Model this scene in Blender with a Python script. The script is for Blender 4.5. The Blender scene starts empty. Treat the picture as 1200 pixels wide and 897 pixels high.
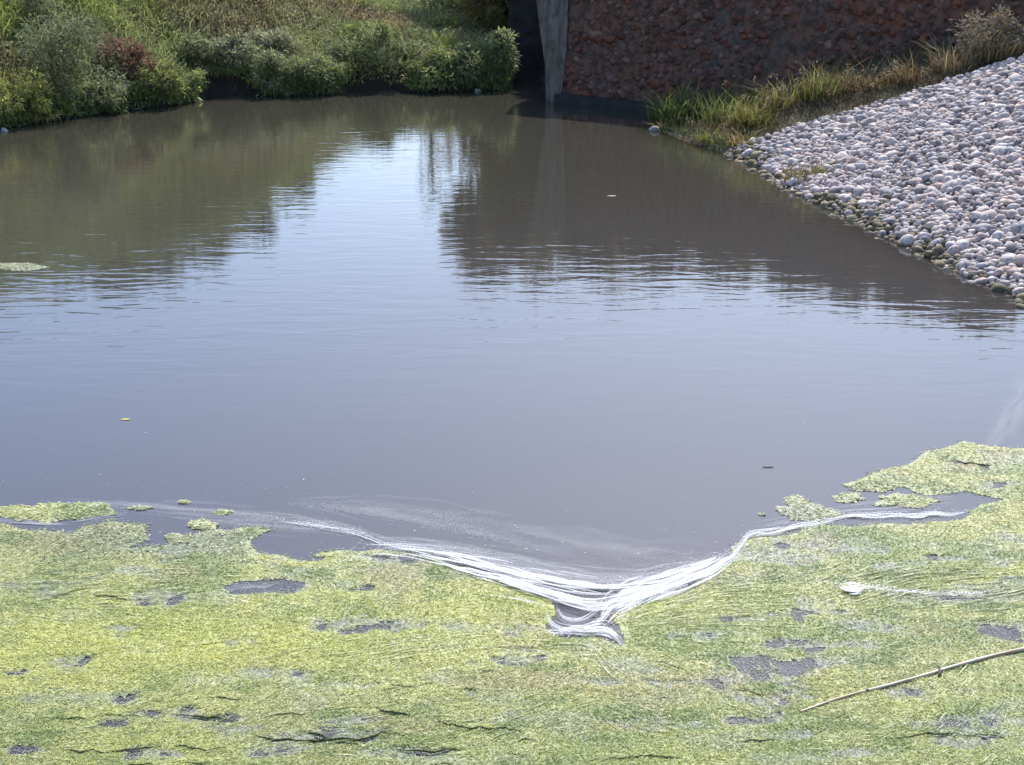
import bpy, math
import numpy as np

# ------------------------------------------------------------------ camera, sky, sun, exposure
scene = bpy.context.scene
COL = scene.collection
CAM_H, FPX, PITCH = 5.0, 1450.0, math.radians(20.1)
cam_d = bpy.data.cameras.new('camera')
cam = bpy.data.objects.new('camera', cam_d); COL.objects.link(cam)
cam.location = (0, 0, CAM_H)
cam.rotation_euler = (math.pi/2 - PITCH, 0, 0)
cam_d.sensor_width = 36.0
cam_d.lens = 36.0*FPX/1200.0
cam_d.clip_end = 6000
scene.camera = cam

SUN_EL, SUN_AZ = math.radians(48), math.radians(13)     # azimuth from +Y (view direction) towards +X
world = bpy.data.worlds.new('World'); scene.world = world
world.use_nodes = True
wn, wl = world.node_tree.nodes, world.node_tree.links
wn.clear()
sky = wn.new('ShaderNodeTexSky'); sky.sky_type = 'NISHITA'; sky.sun_disc = False
sky.sun_elevation = SUN_EL; sky.sun_rotation = SUN_AZ
sky.air_density = 1.0; sky.dust_density = 2.0; sky.ozone_density = 5.0; sky.altitude = 100
bgn = wn.new('ShaderNodeBackground'); bgn.inputs[1].default_value = 0.15
won = wn.new('ShaderNodeOutputWorld')
wl.new(sky.outputs[0], bgn.inputs[0]); wl.new(bgn.outputs[0], won.inputs[0])

sun_d = bpy.data.lights.new('sun', 'SUN'); sun_d.energy = 3.1; sun_d.angle = math.radians(0.53)
sun_d.color = (1.0, 0.965, 0.93)
sun = bpy.data.objects.new('sun', sun_d); COL.objects.link(sun)
sun.rotation_euler = (-(math.pi/2 - SUN_EL), 0, -SUN_AZ)   # lamp's -Z points away from the sun
scene.view_settings.view_transform = 'Standard'
scene.view_settings.look = 'None'
scene.view_settings.exposure = 1.14
scene.view_settings.gamma = 1.0
scene.view_settings.use_curve_mapping = False
scene.render.engine = 'CYCLES'
scene.cycles.use_denoising = True
scene.cycles.max_bounces = 7
scene.cycles.transparent_max_bounces = 32

rng = np.random.default_rng(11)
CP, SP = math.cos(PITCH), math.sin(PITCH)

# ------------------------------------------------------------------ geometry helpers
def ray(px, py):
    u = (np.asarray(px, float)-600.0)/FPX; v = -(np.asarray(py, float)-448.5)/FPX
    return np.stack([u, CP + v*SP, -SP + v*CP], -1)
def at(px, py, z=0.0):
    """photo pixel -> point on the horizontal plane z"""
    d = ray(px, py); t = (z-CAM_H)/d[..., 2]
    return np.stack([d[..., 0]*t, d[..., 1]*t, np.full_like(t, z)], -1)
def to_px(p):
    p = np.asarray(p, float); q = p - np.array([0, 0, CAM_H])
    dep = q[..., 1]*CP - q[..., 2]*SP; up = q[..., 1]*SP + q[..., 2]*CP
    dep = np.maximum(dep, 1e-3)
    return 600+FPX*q[..., 0]/dep, 448.5-FPX*up/dep, dep

def _hash(ix, iy, iz, seed):
    h = (ix.astype(np.int64)*374761393 + iy.astype(np.int64)*668265263 + iz.astype(np.int64)*2147483647 + seed*974711)
    h = (h ^ (h >> 13))*1274126177
    h = h ^ (h >> 16)
    return (h & 0xffffff)/float(0xffffff)
def noise(p, scale=1.0, seed=0):
    """smooth value noise 0..1 at 2D or 3D points"""
    p = np.asarray(p, float)*scale
    if p.shape[-1] == 2: p = np.concatenate([p, np.zeros(p.shape[:-1]+(1,))], -1)
    i = np.floor(p).astype(np.int64); f = p-i; f = f*f*(3-2*f)
    r = 0
    for a in (0, 1):
        for b in (0, 1):
            for c in (0, 1):
                w = (f[..., 0] if a else 1-f[..., 0])*(f[..., 1] if b else 1-f[..., 1])*(f[..., 2] if c else 1-f[..., 2])
                r = r + w*_hash(i[..., 0]+a, i[..., 1]+b, i[..., 2]+c, seed)
    return r
def fbm(p, scale=1.0, octs=4, seed=0):
    r = 0; amp = 1; tot = 0
    for k in range(octs):
        r = r + amp*noise(p, scale*2**k, seed+17*k); tot += amp; amp *= .5
    return r/tot

def seg_dist(pts, poly, closed=True):
    pts = np.asarray(pts, float)[:, :2]; poly = np.asarray(poly, float)[:, :2]
    n = len(poly); d = np.full(len(pts), 1e9)
    for i in range(n if closed else n-1):
        a, b = poly[i], poly[(i+1) % n]; ab = b-a
        t = np.clip(((pts-a)@ab)/max(ab@ab, 1e-12), 0, 1)
        q = pts-a-t[:, None]*ab
        d = np.minimum(d, np.hypot(q[:, 0], q[:, 1]))
    return d
def inside(pts, poly):
    pts = np.asarray(pts, float); poly = np.asarray(poly, float); r = np.zeros(len(pts), bool)
    for i in range(len(poly)):
        a, b = poly[i], poly[(i+1) % len(poly)]
        c = ((a[1] > pts[:, 1]) != (b[1] > pts[:, 1]))
        xx = a[0] + (pts[:, 1]-a[1])*(b[0]-a[0])/(b[1]-a[1] if b[1] != a[1] else 1e-9)
        r ^= c & (pts[:, 0] < xx)
    return r
def sdf(pts, poly):
    d = seg_dist(pts, poly); return np.where(inside(pts, poly), -d, d)

def mesh_np(name, verts, faces, col=None, smooth=False, mat=None, extra=None):
    """faces: (M,k) int array"""
    verts = np.ascontiguousarray(verts, np.float32); faces = np.ascontiguousarray(faces, np.int32)
    me = bpy.data.meshes.new(name); M, k = faces.shape
    me.vertices.add(len(verts)); me.vertices.foreach_set('co', verts.ravel())
    me.loops.add(M*k); me.loops.foreach_set('vertex_index', faces.ravel())
    me.polygons.add(M); me.polygons.foreach_set('loop_start', np.arange(0, M*k, k, dtype=np.int32))
    try: me.polygons.foreach_set('loop_total', np.full(M, k, np.int32))
    except Exception: pass
    me.polygons.foreach_set('use_smooth', np.full(M, smooth, bool))
    me.update(calc_edges=True)
    if col is not None:
        c4 = np.ones((len(verts), 4), np.float32); c4[:, :3] = col
        a = me.color_attributes.new('Col', 'FLOAT_COLOR', 'POINT'); a.data.foreach_set('color', c4.ravel())
    for nm, arr in (extra or {}).items():
        a = me.attributes.new(nm, 'FLOAT', 'POINT'); a.data.foreach_set('value', np.ascontiguousarray(arr, np.float32))
    if mat: me.materials.append(mat)
    return me
def link(name, me, parent=None, label=None, cat=None, group=None, kind=None):
    o = bpy.data.objects.new(name, me); COL.objects.link(o)
    if parent is not None: o.parent = parent
    tag(o, label, cat, group, kind); return o
def tag(o, label=None, cat=None, group=None, kind=None):
    if label: o['label'] = label
    if cat: o['category'] = cat
    if group: o['group'] = group
    if kind: o['kind'] = kind
def empty(name, loc, label, cat, group=None, rz=0):
    o = bpy.data.objects.new(name, None); COL.objects.link(o)
    o.location = loc; o.rotation_euler = (0, 0, rz); o.empty_display_size = .2
    tag(o, label, cat, group); return o
def grid_faces(nx, ny):
    i = np.arange(ny-1)[:, None]*nx + np.arange(nx-1)[None]
    return np.stack([i, i+1, i+1+nx, i+nx], -1).reshape(-1, 4)
def compact(v, f, *arrs):
    used = np.unique(f); m = np.full(len(v), -1); m[used] = np.arange(len(used))
    return (v[used], m[f]) + tuple(a[used] for a in arrs)

# ------------------------------------------------------------------ materials
def new_mat(name):
    m = bpy.data.materials.new(name); m.use_nodes = True
    n = m.node_tree.nodes; n.clear()
    return m, n, m.node_tree.links
def nd(n, t, **kw):
    x = n.new(t)
    for k, v in kw.items():
        if k.startswith('i_'): x.inputs[k[2:].replace('_', ' ')].default_value = v
        else: setattr(x, k, v)
    return x
def mixc(n, l, fac, a, b, mode='MIX'):
    m = n.new('ShaderNodeMix'); m.data_type = 'RGBA'; m.blend_type = mode
    for s, v in ((m.inputs[0], fac), (m.inputs[6], a), (m.inputs[7], b)):
        if hasattr(v, 'is_output'): l.new(v, s)
        elif isinstance(v, (int, float)): s.default_value = v
        else: s.default_value = (*v, 1)
    return m.outputs[2]
def ramp(n, l, fac, lo, hi):
    m = n.new('ShaderNodeMapRange'); l.new(fac, m.inputs[0]); m.inputs[1].default_value = lo; m.inputs[2].default_value = hi
    return m.outputs[0]
def noise_node(n, l, scale, detail=4, vec=None, rough=.55, dist=0):
    t = nd(n, 'ShaderNodeTexNoise', i_Scale=scale, i_Detail=detail, i_Roughness=rough, i_Distortion=dist)
    if vec is not None: l.new(vec, t.inputs['Vector'])
    return t.outputs['Fac']
def geo_pos(n): return n.new('ShaderNodeNewGeometry').outputs['Position']

def leaf_mat(name, transl=.35, rough=.55, spec=.25):
    m, n, l = new_mat(name)
    a = nd(n, 'ShaderNodeVertexColor', layer_name='Col')
    f = noise_node(n, l, 9, 2, geo_pos(n))
    c = mixc(n, l, ramp(n, l, f, .3, .7), a.outputs[0], (1.25, 1.2, 1.0), 'MULTIPLY')
    c2 = mixc(n, l, .5, a.outputs[0], c)
    p = nd(n, 'ShaderNodeBsdfPrincipled', i_Roughness=rough); p.inputs['Specular IOR Level'].default_value = spec
    l.new(c2, p.inputs['Base Color'])
    t = n.new('ShaderNodeBsdfTranslucent'); l.new(c2, t.inputs[0])
    mx = nd(n, 'ShaderNodeMixShader'); mx.inputs[0].default_value = transl
    l.new(p.outputs[0], mx.inputs[1]); l.new(t.outputs[0], mx.inputs[2])
    o = n.new('ShaderNodeOutputMaterial'); l.new(mx.outputs[0], o.inputs[0])
    return m
def rock_mat(name, scale=14, bump=.4, rough=.85, use_attr=True, base=(.3, .3, .3), dark=.55, spec=.3):
    m, n, l = new_mat(name); pos = geo_pos(n)
    col = nd(n, 'ShaderNodeVertexColor', layer_name='Col').outputs[0] if use_attr else None
    f = noise_node(n, l, scale, 5, pos); g = noise_node(n, l, scale*5, 3, pos)
    b = col if col is not None else base
    dk = mixc(n, l, 1.0, b, (dark, dark*.96, dark*.93), 'MULTIPLY')
    c = mixc(n, l, ramp(n, l, f, .58, .35), b, dk)
    c = mixc(n, l, ramp(n, l, g, .6, .75), c, mixc(n, l, 1.0, c, (1.25, 1.25, 1.25), 'MULTIPLY'))
    p = nd(n, 'ShaderNodeBsdfPrincipled', i_Roughness=rough); p.inputs['Specular IOR Level'].default_value = spec
    l.new(c, p.inputs['Base Color'])
    bp = nd(n, 'ShaderNodeBump', i_Strength=bump, i_Distance=.02); l.new(g, bp.inputs['Height']); l.new(bp.outputs[0], p.inputs['Normal'])
    o = n.new('ShaderNodeOutputMaterial'); l.new(p.outputs[0], o.inputs[0])
    return m

MAT_LEAF = leaf_mat('leaf', .48, .6, .15)
MAT_DRY = leaf_mat('dry_grass', .25, .7, .15)
MAT_ALGAE = leaf_mat('algae_strand', .2, .45, .35)
MAT_COBBLE = rock_mat('cobble_stone', 16, .3, .8)
MAT_WALLSTONE = rock_mat('wall_stone', 7, .5, .9)
MAT_CONCRETE = rock_mat('concrete', 3.0, .5, .9, False, (.20, .195, .18), .45)
MAT_BARK = rock_mat('bark', 9, .8, .9, False, (.11, .085, .06))

m, n, l = new_mat('stained_concrete'); pos = geo_pos(n)
mp = nd(n, 'ShaderNodeMapping'); l.new(pos, mp.inputs[0]); mp.inputs['Scale'].default_value = (6, 6, .7)
f1 = noise_node(n, l, 1, 5, mp.outputs[0]); f2 = noise_node(n, l, 3, 5, pos); f3 = noise_node(n, l, 30, 4, pos)
c = mixc(n, l, ramp(n, l, f1, .35, .65), (.19, .155, .12), (.09, .066, .048)); c = mixc(n, l, ramp(n, l, f2, .5, .7), c, (.065, .055, .042)); c = mixc(n, l, ramp(n, l, f3, .6, .75), c, (.2, .18, .16))
p = nd(n, 'ShaderNodeBsdfPrincipled', i_Roughness=.95); l.new(c, p.inputs['Base Color'])
bp = nd(n, 'ShaderNodeBump', i_Strength=.8, i_Distance=.03); l.new(f3, bp.inputs['Height']); l.new(bp.outputs[0], p.inputs['Normal'])
l.new(p.outputs[0], nd(n, 'ShaderNodeOutputMaterial').inputs[0]); MAT_STAINED = m
# ground: soil and thatch
m, n, l = new_mat('ground_soil'); pos = geo_pos(n)
f1 = noise_node(n, l, .35, 5, pos); f2 = noise_node(n, l, 4, 5, pos); f3 = noise_node(n, l, 30, 4, pos)
c = mixc(n, l, ramp(n, l, f1, .35, .65), (.085, .09, .035), (.13, .105, .06))
c = mixc(n, l, ramp(n, l, f2, .3, .7), c, mixc(n, l, 1., c, (.55, .5, .45), 'MULTIPLY'))
sx_ = nd(n, 'ShaderNodeSeparateXYZ'); l.new(pos, sx_.inputs[0])
c = mixc(n, l, ramp(n, l, sx_.outputs[2], 1.0, .5), c, (.028, .021, .015))        # wet mud by the waterline, darkened further for shade in the hollows
p = nd(n, 'ShaderNodeBsdfPrincipled', i_Roughness=.95); l.new(c, p.inputs['Base Color'])
bp = nd(n, 'ShaderNodeBump', i_Strength=.8, i_Distance=.06); l.new(f3, bp.inputs['Height']); l.new(bp.outputs[0], p.inputs['Normal'])
l.new(p.outputs[0], nd(n, 'ShaderNodeOutputMaterial').inputs[0]); MAT_SOIL = m

# bedding under the cobbles
m, n, l = new_mat('gravel_bedding'); pos = geo_pos(n)
v = nd(n, 'ShaderNodeTexVoronoi', i_Scale=14.0); l.new(pos, v.inputs['Vector'])
f1 = noise_node(n, l, 2, 4, pos)
c = mixc(n, l, f1, (.10, .09, .085), (.19, .175, .17))
p = nd(n, 'ShaderNodeBsdfPrincipled', i_Roughness=.9); l.new(c, p.inputs['Base Color'])
bp = nd(n, 'ShaderNodeBump', i_Strength=1.0, i_Distance=.05, invert=True); l.new(v.outputs['Distance'], bp.inputs['Height']); l.new(bp.outputs[0], p.inputs['Normal'])
l.new(p.outputs[0], nd(n, 'ShaderNodeOutputMaterial').inputs[0]); MAT_GRAVEL = m

# rubble wall mortar and red earth
m, n, l = new_mat('wall_earth'); pos = geo_pos(n)
f1 = noise_node(n, l, .8, 5, pos); f2 = noise_node(n, l, 5, 6, pos); f3 = noise_node(n, l, 18, 4, pos)
c = mixc(n, l, ramp(n, l, f1, .38, .62), (.19, .075, .04), (.12, .075, .052))
c = mixc(n, l, ramp(n, l, noise_node(n, l, .45, 4, pos), .5, .62), c, (.13, .09, .075))
c = mixc(n, l, ramp(n, l, f2, .42, .62), c, (.06, .036, .028))
c = mixc(n, l, ramp(n, l, f3, .62, .72), c, (.15, .105, .09))
p = nd(n, 'ShaderNodeBsdfPrincipled', i_Roughness=.95); l.new(c, p.inputs['Base Color'])
bp = nd(n, 'ShaderNodeBump', i_Strength=1, i_Distance=.1); l.new(f2, bp.inputs['Height']); l.new(bp.outputs[0], p.inputs['Normal'])
l.new(p.outputs[0], nd(n, 'ShaderNodeOutputMaterial').inputs[0]); MAT_WALL = m

# water: murky body seen through a rippled, reflecting surface; bed shows only where it is shallow
m, n, l = new_mat('pond_water'); pos = geo_pos(n)
mp1 = nd(n, 'ShaderNodeMapping'); l.new(pos, mp1.inputs[0]); mp1.inputs['Scale'].default_value = (.9, 3.4, 1); mp1.inputs['Rotation'].default_value = (0, 0, .06)
mp2 = nd(n, 'ShaderNodeMapping'); l.new(pos, mp2.inputs[0]); mp2.inputs['Scale'].default_value = (3.2, 9.0, 1); mp2.inputs['Rotation'].default_value = (0, 0, -.1)
w1 = noise_node(n, l, 1, 2, mp1.outputs[0], .5, .6); w2 = noise_node(n, l, 1, 2, mp2.outputs[0], .5, .4)
calm = ramp(n, l, noise_node(n, l, .16, 2, pos), .35, .65)
att = nd(n, 'ShaderNodeAttribute', attribute_name='ripple')
mm = nd(n, 'ShaderNodeMath', operation='MULTIPLY_ADD'); l.new(w2, mm.inputs[0]); mm.inputs[1].default_value = .22; l.new(w1, mm.inputs[2])
st = nd(n, 'ShaderNodeMath', operation='MULTIPLY_ADD'); l.new(calm, st.inputs[0]); st.inputs[1].default_value = .5; st.inputs[2].default_value = .5
st2 = nd(n, 'ShaderNodeMath', operation='MULTIPLY'); l.new(st.outputs[0], st2.inputs[0]); l.new(att.outputs['Fac'], st2.inputs[1])
bp = nd(n, 'ShaderNodeBump', i_Distance=.0075); l.new(st2.outputs[0], bp.inputs['Strength']); l.new(mm.outputs[0], bp.inputs['Height'])
murk = mixc(n, l, ramp(n, l, noise_node(n, l, .3, 3, pos), .3, .7), (.042, .038, .028), (.039, .0365, .027))
# murk is milky grey at the near end, olive towards the far end
sy_ = nd(n, 'ShaderNodeSeparateXYZ'); l.new(pos, sy_.inputs[0]); wob_ = nd(n, 'ShaderNodeMath', operation='MULTIPLY_ADD'); l.new(noise_node(n, l, .2, 3, pos), wob_.inputs[0]); wob_.inputs[1].default_value = 8.0; l.new(sy_.outputs[1], wob_.inputs[2])
murk = mixc(n, l, ramp(n, l, wob_.outputs[0], 31, 12), murk, (.053, .048, .052))
df = nd(n, 'ShaderNodeBsdfDiffuse'); l.new(murk, df.inputs[0])
tr = nd(n, 'ShaderNodeBsdfTransparent'); tr.inputs[0].default_value = (.62, .58, .45, 1)
sh = nd(n, 'ShaderNodeAttribute', attribute_name='clear')
mxb = nd(n, 'ShaderNodeMixShader'); l.new(sh.outputs['Fac'], mxb.inputs[0]); l.new(df.outputs[0], mxb.inputs[1]); l.new(tr.outputs[0], mxb.inputs[2])
gl = nd(n, 'ShaderNodeBsdfGlossy', i_Roughness=.04); gl.inputs[0].default_value = (1, 1, 1, 1); l.new(bp.outputs[0], gl.inputs['Normal'])
fr = nd(n, 'ShaderNodeFresnel', i_IOR=1.42); l.new(bp.outputs[0], fr.inputs['Normal'])
mx = nd(n, 'ShaderNodeMixShader'); l.new(fr.outputs[0], mx.inputs[0]); l.new(mxb.outputs[0], mx.inputs[1]); l.new(gl.outputs[0], mx.inputs[2])
l.new(mx.outputs[0], nd(n, 'ShaderNodeOutputMaterial').inputs[0]); MAT_WATER = m

# algae sheet under the strands
m, n, l = new_mat('algae_sheet'); pos = geo_pos(n)
a = nd(n, 'ShaderNodeVertexColor', layer_name='Col').outputs[0]
mp = nd(n, 'ShaderNodeMapping'); l.new(pos, mp.inputs[0]); mp.inputs['Scale'].default_value = (1, 1.8, 1)
f1 = noise_node(n, l, 14, 6, mp.outputs[0], .65, .6); f2 = noise_node(n, l, 70, 3, mp.outputs[0])
c = mixc(n, l, ramp(n, l, f1, .35, .65), mixc(n, l, 1., a, (.5, .55, .45), 'MULTIPLY'), a)
c = mixc(n, l, ramp(n, l, f2, .6, .75), c, mixc(n, l, 1., a, (1.3, 1.25, 1.5), 'MULTIPLY'))
p = nd(n, 'ShaderNodeBsdfPrincipled', i_Roughness=.5); l.new(c, p.inputs['Base Color'])
bp = nd(n, 'ShaderNodeBump', i_Strength=.9, i_Distance=.015); l.new(f1, bp.inputs['Height']); l.new(bp.outputs[0], p.inputs['Normal'])
l.new(p.outputs[0], nd(n, 'ShaderNodeOutputMaterial').inputs[0]); MAT_SHEET = m

def foam_mat(name, lo, hi, white):
    m, n, l = new_mat(name); pos = geo_pos(n)
    f = noise_node(n, l, 60, 3, pos)
    cx_ = nd(n, 'ShaderNodeCombineXYZ')
    for k, nm in enumerate(('along', 'across')): l.new(nd(n, 'ShaderNodeAttribute', attribute_name=nm).outputs['Fac'], cx_.inputs[k])
    g = noise_node(n, l, 1.0, 5, cx_.outputs[0], .6, .7)
    p = nd(n, 'ShaderNodeBsdfPrincipled', i_Roughness=.6)
    c = mixc(n, l, ramp(n, l, f, .35, .65), tuple(white*q for q in (.72, .72, .70)), (white,)*3); l.new(c, p.inputs['Base Color'])
    bp = nd(n, 'ShaderNodeBump', i_Strength=.5, i_Distance=.005); l.new(f, bp.inputs['Height']); l.new(bp.outputs[0], p.inputs['Normal'])
    t = nd(n, 'ShaderNodeBsdfTransparent'); mx = nd(n, 'ShaderNodeMixShader')
    at_ = nd(n, 'ShaderNodeAttribute', attribute_name='cover')
    pw = nd(n, 'ShaderNodeMath', operation='MULTIPLY'); l.new(at_.outputs['Fac'], pw.inputs[0]); l.new(ramp(n, l, g, lo, hi), pw.inputs[1])
    l.new(pw.outputs[0], mx.inputs[0]); l.new(t.outputs[0], mx.inputs[1]); l.new(p.outputs[0], mx.inputs[2])
    l.new(mx.outputs[0], nd(n, 'ShaderNodeOutputMaterial').inputs[0]); return m
MAT_FOAM = foam_mat('foam', .33, .52, .62); MAT_FILM = foam_mat('scum_and_sheen_film', .25, .75, .5)

m, n, l = new_mat('reed_cane'); tc = nd(n, 'ShaderNodeTexCoord')
mp = nd(n, 'ShaderNodeMapping'); l.new(tc.outputs['Object'], mp.inputs[0]); mp.inputs['Scale'].default_value = (3, 40, 40)
f = noise_node(n, l, 1, 4, mp.outputs[0])
c = mixc(n, l, ramp(n, l, f, .38, .62), (.30, .22, .13), (.56, .47, .34))
p = nd(n, 'ShaderNodeBsdfPrincipled', i_Roughness=.5); l.new(c, p.inputs['Base Color'])
l.new(p.outputs[0], nd(n, 'ShaderNodeOutputMaterial').inputs[0]); MAT_CANE = m
MAT_NODE = rock_mat('cane_node', 30, .3, .8, False, (.09, .085, .06))

# ------------------------------------------------------------------ lay of the land
shore_px = [(-90, 163), (0, 151), (60, 142), (120, 133), (200, 124), (232, 119), (242, 113), (300, 110), (310, 113), (345, 112), (398, 110), (408, 105.5), (480, 104.5), (490, 108), (560, 106), (596, 105)]
left_shore = at(*np.array(shore_px, float).T)[:, :2]
W0 = at(648, 119)[:2]; W1 = at(772, 131)[:2]
WDIR = (W1-W0)/np.linalg.norm(W1-W0); WNOR = np.array([WDIR[1], -WDIR[0]]); WNOR = WNOR if WNOR[1] < 0 else -WNOR   # towards the water
WLEN = 19.0
spit_px = [(776, 138), (764, 151), (800, 166), (850, 181), (884, 190)]
cob_px = [(905, 207), (950, 232), (1000, 256), (1050, 281), (1100, 305), (1150, 328), (1200, 350)]
right_shore = at(*np.array(spit_px+cob_px, float).T)[:, :2]
POND = np.vstack([[(-17.5, -12), (-17, 8), (-16.2, 22)], left_shore, [(0.0, 43.2), (.05, 46), (1.1, 46)], [W0 + (0.05, 0)], [W1], right_shore, [(7.7, 14.5), (8.1, 10), (8.6, 4), (9, -12)]])

def height(pts):
    pts = np.asarray(pts, float)[:, :2]; x, y = pts[:, 0], pts[:, 1]
    s = sdf(pts, POND); out = np.maximum(s, 0)
    # far bank: an undercut lip, then a slope up to a crest; the hillside climbs towards the left
    w = np.clip((-x-4.5)/9.5, 0, 1); w = w*w*(3-2*w)
    lip = .75*(1-w)+.45*w
    crest = 2.95*(1-w)+6.6*w
    grade = .27*(1-w)+.85*w
    bank = np.minimum(out/.35, 1)*lip + np.maximum(out-.35, 0)*grade
    bank = crest - np.log1p(np.exp(np.clip((crest-bank)*3, -40, 40)))/3
    bank = np.maximum(bank, 0) + (fbm(pts, .5, 3, 5)-.5)*.35*np.clip(out, 0, 1)
    # right-hand slope
    slope = .345*out; slope = 3.6 - np.log1p(np.exp(np.clip((3.6-slope)*4, -40, 40)))/4
    slope = slope + (fbm(pts, .6, 3, 9)-.5)*.16*np.clip(out, 0, 1)
    slope = np.maximum(slope, 0)
    lowspit = np.exp(-((x-4.6)**2+(y-33.5)**2)/5.0); slope = slope*(1-.55*lowspit)
    q = pts-W0; along = q@WDIR; off = -(q@WNOR)           # off>0 behind the wall's face
    right = (x > 1.2) & (y < 36.9) & (off < .5)
    z = np.where(right | (y < 12) & (x > 0), slope, bank)
    behind = (off > .5) & (along > .4) & (along < 40)
    z = np.where(behind, 3.95, z)
    bed = -np.minimum(.55*np.maximum(-s, 0), 1.3)
    z = np.where(s < 0, bed, z)
    far = np.clip((np.hypot(x, y-20)-60)/200, 0, 1)
    return z*(1-far)+3.0*far
def ground_hit(px, py):
    d = ray(px, py); t = np.linspace(4, 75, 900)
    P = d[None]*t[:, None]+np.array([0, 0, CAM_H]); hz = np.maximum(height(P), 0)
    k = np.argmax(P[:, 2] <= hz); return np.array([P[k, 0], P[k, 1], hz[k]])

core_x = np.arange(-30, 25.01, .3); core_y = np.arange(-14, 64.01, .3)
far_s = .3*1.32**np.arange(1, 32); far_s = np.cumsum(far_s)
gx = np.concatenate([core_x[0]-far_s[::-1], core_x, core_x[-1]+far_s]); gy = np.concatenate([core_y[0]-far_s[::-1], core_y, core_y[-1]+far_s])
GX, GY = np.meshgrid(gx, gy); gv = np.stack([GX.ravel(), GY.ravel()], -1)
gz = height(gv)
link('ground', mesh_np('ground', np.column_stack([gv, gz]), grid_faces(len(gx), len(gy)), None, True, MAT_SOIL),
     label='earth of the banks and bed around the pond', cat='ground', kind='structure')

wx = np.arange(-30, 20.01, .2); wy = np.arange(-14, 48.01, .2)
GX, GY = np.meshgrid(wx, wy); wv = np.stack([GX.ravel(), GY.ravel()], -1)
wz = height(wv)
clear = np.clip(np.exp(np.minimum(wz, 0)*7.0), 0, 1)*.85
clear = np.where(wv[:, 0] > 3, clear, clear*.35)
ppx, ppy, _ = to_px(np.column_stack([wv, np.zeros(len(wv))]))
rip = np.clip((wv[:, 1]-10.5)/5, .12, 1)                      # still water where the algae damps the ripples
f = grid_faces(len(wx), len(wy)); keep = (wz[f] < .5).any(1); f = f[keep]
v3 = np.column_stack([wv, np.zeros(len(wv))])
v3, f, clear, rip = compact(v3, f, clear, rip)
link('pond_water', mesh_np('pond_water', v3, f, None, True, MAT_WATER, {'clear': clear, 'ripple': rip}),
     label='murky grey-blue pond water with faint ripples reflecting bank and wall', cat='water', kind='structure')

# ------------------------------------------------------------------ stones
def ico(sub=1):
    import bmesh
    bm = bmesh.new(); bmesh.ops.create_icosphere(bm, subdivisions=sub, radius=1); bm.verts.ensure_lookup_table()
    v = np.array([tuple(q.co) for q in bm.verts]); f = np.array([[q.index for q in t.verts] for t in bm.faces]); bm.free(); return v, f
ICO_V, ICO_F = ico(2)      # subdivision 2 = 80 triangles
def stone_shape(seed, lump=.35, flat=.7):
    r = np.random.default_rng(seed)
    v = ICO_V.copy(); k = 1+lump*(noise(v+r.uniform(0, 50, 3), 1.1, seed)-.5)*2
    v = v*k[:, None]
    for _ in range(3):                                   # flattened cheeks
        d = r.normal(size=3); d /= np.linalg.norm(d); h = v@d; cut = r.uniform(.6, .85)
        v -= np.maximum(h-cut, 0)[:, None]*d*.75
    return v*np.array([1.0, r.uniform(.68, .95), flat*r.uniform(.8, 1.1)])
SHAPES = [stone_shape(s) for s in range(10)]
def rot_mats(n, tilt, r):
    a = r.uniform(0, 2*np.pi, n); b = r.normal(0, tilt, n); c = r.normal(0, tilt, n)
    ca, sa, cb, sb, cc, sc = np.cos(a), np.sin(a), np.cos(b), np.sin(b), np.cos(c), np.sin(c)
    o, z = np.ones(n), np.zeros(n)
    Rz = np.stack([ca, -sa, z, sa, ca, z, z, z, o], -1).reshape(n, 3, 3)
    Ry = np.stack([cb, z, sb, z, o, z, -sb, z, cb], -1).reshape(n, 3, 3)
    Rx = np.stack([o, z, z, z, cc, -sc, z, sc, cc], -1).reshape(n, 3, 3)
    return np.einsum('nij,njk,nkl->nil', Rz, Ry, Rx), (a, b, c)
def bake_stones(pos, rad, col, R, shp):
    V, C, F = [], [], []; off = 0
    for k, S in enumerate(SHAPES):
        i = np.where(shp == k)[0]
        if not len(i): continue
        v = np.einsum('nij,mj->nmi', R[i], S)*rad[i, None, None]+pos[i, None]
        V.append(v.reshape(-1, 3)); C.append(np.repeat(col[i], len(S), 0))
        F.append((ICO_F[None]+(np.arange(len(i))*len(S))[:, None, None]).reshape(-1, 3)+off); off += len(i)*len(S)
    return np.vstack(V), np.vstack(F), np.vstack(C)
def place_pieces(name, idx, pos, rad, R, shp, palette, pick, mat, parent, zsc=None):
    """each stone an object of its own; alike stones share mesh data"""
    from mathutils import Matrix
    cache = {}
    for i in idx:
        key = (int(shp[i]), int(pick[i]))
        if key not in cache:
            cache[key] = mesh_np(name, SHAPES[key[0]], ICO_F, np.tile(palette[key[1]], (len(ICO_V), 1)), True, mat)
        o = bpy.data.objects.new(name, cache[key]); COL.objects.link(o); o.parent = parent
        M = Matrix([list(R[i][r]*rad[i])+[pos[i][r]] for r in range(3)]+[[0, 0, 0, 1]])
        o.matrix_world = M

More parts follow.
